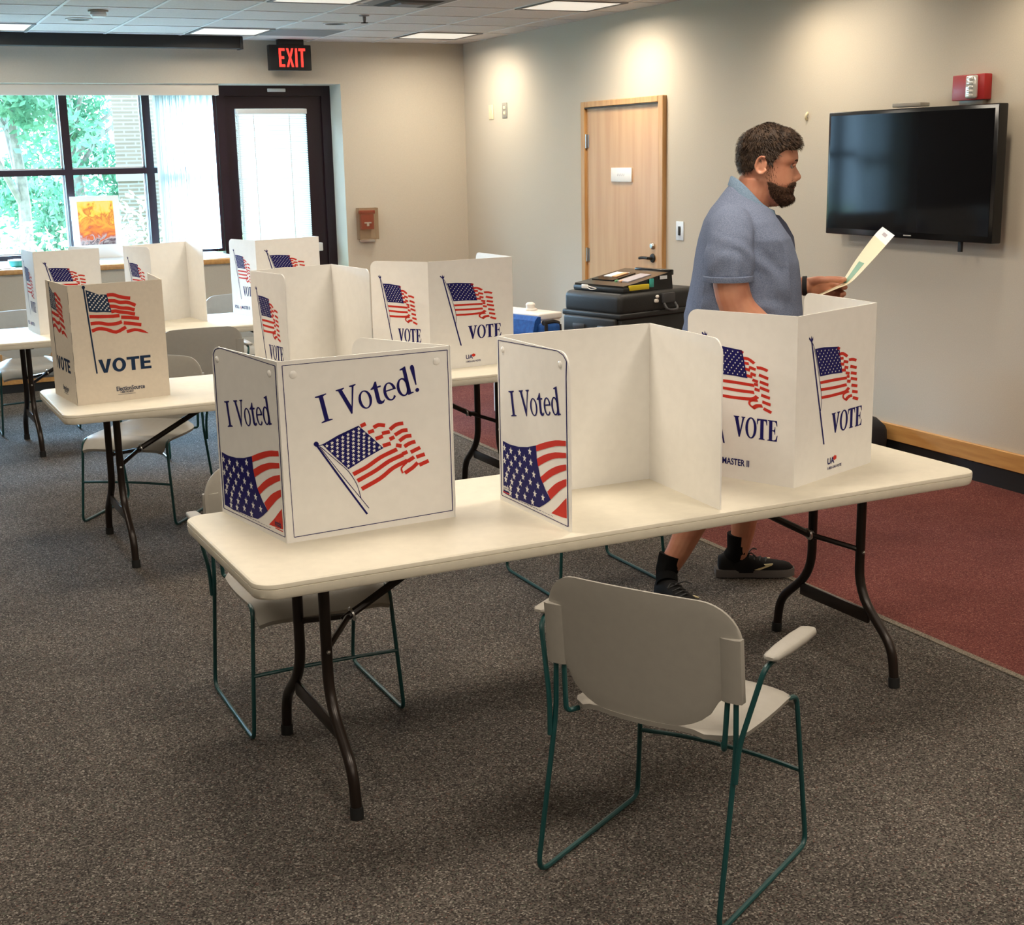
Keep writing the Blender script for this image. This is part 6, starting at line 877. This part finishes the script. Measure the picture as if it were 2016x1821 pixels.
# polo shirt
sh = MB(); PR = [(.86,-.195,.235,.245),(.95,-.205,.262,.262),(1.05,-.20,.276,.268),(1.15,-.19,.278,.266),(1.27,-.170,.268,.258),(1.36,-.155,.252,.252),(1.45,-.137,.220,.246),(1.52,-.118,.172,.222),(1.565,-.092,.135,.18),(1.595,-.066,.095,.122),(1.62,-.047,.065,.088),(1.642,-.030,.035,.064),(1.660,-.014,.014,.036)]
sh.loft([[((f+q)/2+(f-q)/2*math.copysign(abs(math.cos(2*pi*k/32))**.85,math.cos(2*pi*k/32)), w*math.copysign(abs(math.sin(2*pi*k/32))**.85,math.sin(2*pi*k/32)), z) for k in range(32)] for z,q,f,w in PR])
for pts,rd in (([(-.012,-.15,1.52),(-.02,-.215,1.485),(-.03,-.268,1.41),(-.032,-.280,1.312)],[.078,.088,.091,.091]),([(.0,.15,1.52),(.01,.215,1.485),(.035,.268,1.41),(.055,.284,1.315)],[.078,.088,.091,.091])):
    P = spline(pts,5); R = [interp([(i/3,r) for i,r in enumerate(rd)], j/(len(P)-1)) for j in range(len(P))]; sh.tube(P,R,22)
me = remesh(sh,.0065,3,.5)
PN = [(v.co.copy(), v.normal.copy()) for v in me.vertices]; CO = []
for p, n in PN:
    a = 0
    a += .004*math.sin(60*p.z+22*p.x+6*noise.noise(p*6))*sm(1.25,1.0,p.z)
    a += .006*noise.noise(Vector((p.x*7,p.y*7,p.z*5)))
    if abs(p.y) > .19 and p.z < 1.5: a += .0035*math.sin(45*(p.z+.7*p.x)+5*noise.noise(p*9))*sm(1.52,1.40,p.z)
    a += .005*math.sin(38*(p.x*.8+p.z*.75)+4*noise.noise(p*7))*math.exp(-((p.z-1.40)/.08)**2)*sm(-.02,.12,p.x)
    CO += list(p+n*a)
me.vertices.foreach_set('co', CO); me.update()
shirt = skin_obj('polo_shirt', me, MT['shirt'], man)
for cx,cy in ((-.032,-.280),(.055,.284)): MB().lathe([(.0955,.0),(.0970,.002),(.0960,.020),(.0940,.022)],28,Matrix.Translation((cx,cy,1.305))).build('sleeve_hem', MT['shirt'], shirt)
co = MB(); A=[];n=48
for k in range(n+1):
    q = math.radians(14+332*k/n); c, s_ = math.cos(q), math.sin(q); x = .072+.080*c; y = .080*s_
    bk_ = 1-sm(-.01,.09,x); fr = sm(.07,.15,x)
    zt = 1.697-.140*sm(-.03,.16,x); o1 = .018+.010*(1-bk_)+.006*fr; dz = .036+.032*(1-bk_)+.020*fr
    A.append([(.072+.074*c,.074*s_,zt-.035),(x,y,zt-.004),(x+.003*c,y+.003*s_,zt),(x+.008*c,y+.008*s_,zt-.003),(x+o1*c,y+o1*1.1*s_,zt-dz),(x+(o1-.005)*c,y+(o1-.005)*1.1*s_,zt-dz-.002),(x+.004*c,y+.004*s_,zt-.012)])
co.loft(A); co.build('collar', MT['collar'], shirt, 60)
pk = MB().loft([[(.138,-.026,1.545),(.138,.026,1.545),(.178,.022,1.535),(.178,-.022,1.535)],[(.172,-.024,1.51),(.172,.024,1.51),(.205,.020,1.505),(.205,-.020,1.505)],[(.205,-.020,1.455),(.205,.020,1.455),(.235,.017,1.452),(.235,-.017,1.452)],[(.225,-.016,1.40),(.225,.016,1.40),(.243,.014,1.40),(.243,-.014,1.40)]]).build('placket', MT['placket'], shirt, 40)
# shorts, socks, wristband
st = MB(); st.loft([[(.02+a*math.cos(2*pi*k/24), w*math.sin(2*pi*k/24), z) for k in range(24)] for z,a,w in ((.80,.16,.20),(.88,.19,.225),(1.0,.20,.235))])
for sy,kn in ((-1,(-.03,-.125,.50)),(1,(.13,.12,.50))): st.tube([(.02,sy*.10,.86),(.03 if sy>0 else .0,sy*.125,.70),(kn[0],kn[1],.53)],[.125,.118,.112],20)
skin_obj('shorts', remesh(st,.009,4), MT['shorts'], man)
MB().tube([(.300,.229,1.2345),(.318,.226,1.2355)],.0405,22).build('wristband', MT['strap'], man)
def shoe(heel, ang, pitch, anklept, socktop):
    T = Matrix.Translation(heel) @ Matrix.Rotation(ang,4,'Z') @ Matrix.Rotation(pitch,4,'Y')
    up = [(0.0,.028,.085),(.02,.040,.098),(.06,.044,.105),(.10,.045,.100),(.15,.046,.082),(.20,.050,.072),(.25,.050,.064),(.285,.044,.059),(.305,.033,.052),(.318,.016,.040)]
    m = MB(); m.loft([[(x, w*math.copysign(abs(math.cos(q))**.8,math.cos(q)), .022+(h-.022)*max(0,math.sin(q))**.75) if q<=pi else (x, w*math.cos(q), .022) for q in [2*pi*k/24 for k in range(24)]] for x,w,h in up])
    m.v = [tuple(T@Vector(v)) for v in m.v]; s = m.build('shoe', MT['shoe'], man, 60)
    so = MB(); ol = [(-.012,.030),(.0,.040),(.05,.046),(.12,.043),(.20,.052),(.26,.052),(.30,.040),(.325,.014)]
    out = [(x,w) for x,w in ol]+[(x,-w) for x,w in reversed(ol)]
    so.loft([[tuple(T@Vector((x,y*(1-.03*i),z))) for x,y in out] for i,z in ((1,.0),(0,.006),(0,.026),(1,.034))]); so.build('sole', MT['sole'], s, 50)
    lc = MB()
    for k in range(4): x=.125+.024*k; h=interp([(a,c) for a,_,c in up],x); lc.tube([tuple(T@Vector((x,-.028,h-.008))),tuple(T@Vector((x+.008,0,h+.004))),tuple(T@Vector((x,.028,h-.008)))],.0035,6)
    lc.tube(spline([tuple(T@Vector((.125,0,.095))),tuple(T@Vector((.14,-.03,.105))),tuple(T@Vector((.155,-.055,.092)))],4),.003,6); lc.tube(spline([tuple(T@Vector((.125,0,.095))),tuple(T@Vector((.15,.03,.108))),tuple(T@Vector((.17,.05,.10)))],4),.003,6)
    lc.build('laces', MT['black'], s)
    ck = MB()
    for sy in (-1,1):
        P = [(.165,.046,.040),(.185,.047,.040),(.225,.0435,.058),(.212,.044,.061),(.195,.0455,.054),(.175,.0455,.046)]
        ck.loft([[tuple(T@Vector((x,sy*(w+d),z))) for x,w,z in [(.15,.0475,.036),(.17,.049,.036),(.222,.0485,.056),(.228,.046,.062),(.190,.046,.060),(.196,.0475,.052)]] for d in (-.006,.0025)])
    ck.build('side_mark', MT['gold'], s, 0)
    k = MB(); A = Vector(anklept); Bp = Vector(socktop); F = T@Vector((.06,0,.075)); k.tube([tuple(F),tuple(F.lerp(A,.6)),tuple(A),tuple(Bp)],[.044,.045,.0455,.0515],18); k.build('sock', MT['sock'], man, 60)
shoe((-.285,-.178,.004),math.radians(-60),0,(-.258,-.182,.115),(-.238,-.172,.185))
shoe((-.035,.14,.004),math.radians(4),0,(.047,.14,.115),(.052,.138,.19))
# the ballot sheet in his left hand
bp = thing('ballot_sheet', 'long curved cream ballot sheet held in the walking man\'s left hand', 'paper', (PX,PY,0), PA)
NE = spline([(.345,1.196),(.379,1.211),(.43,1.232),(.483,1.257),(.549,1.326),(.615,1.403),(.648,1.443)] and [Vector((a,.135,z)) for a,z in ((.345,1.196),(.379,1.211),(.43,1.232),(.483,1.257),(.549,1.326),(.615,1.403),(.648,1.443))],6)
FE = spline([Vector((a,.27,z)) for a,z in ((.36,1.196),(.395,1.211),(.43,1.226),(.467,1.252),(.518,1.336),(.589,1.436),(.621,1.470))],6)
nn = len(NE)
def sheet(i0,i1,u0,u1,off,th=.0007):
    A=[];
    for i in range(i0,i1):
        t = (NE[min(i+1,nn-1)]-NE[max(i-1,0)]).normalized(); w=(FE[i]-NE[i]); n=t.cross(w).normalized()
        if n.z<0: n=-n
        a=NE[i].lerp(FE[i],u0)+n*off; c=NE[i].lerp(FE[i],u1)+n*off; A.append([a,c,c+n*th,a+n*th])
    return MB().loft(A)
sheet(0,nn-6,0,1,0).build('sheet', MT['ballot'], bp, 60); sheet(nn-7,nn,0.0,1.0,.0).build('stub', MT['ballotw'], bp, 60, None, 'white end stub')
sheet(17,25,.30,.72,.0009,.0003).build('green_print', MT['green'], bp, 60); sheet(nn-5,nn-2,.35,.65,.0009,.0003).build('stub_print', MT['pgrey'], bp, 60)
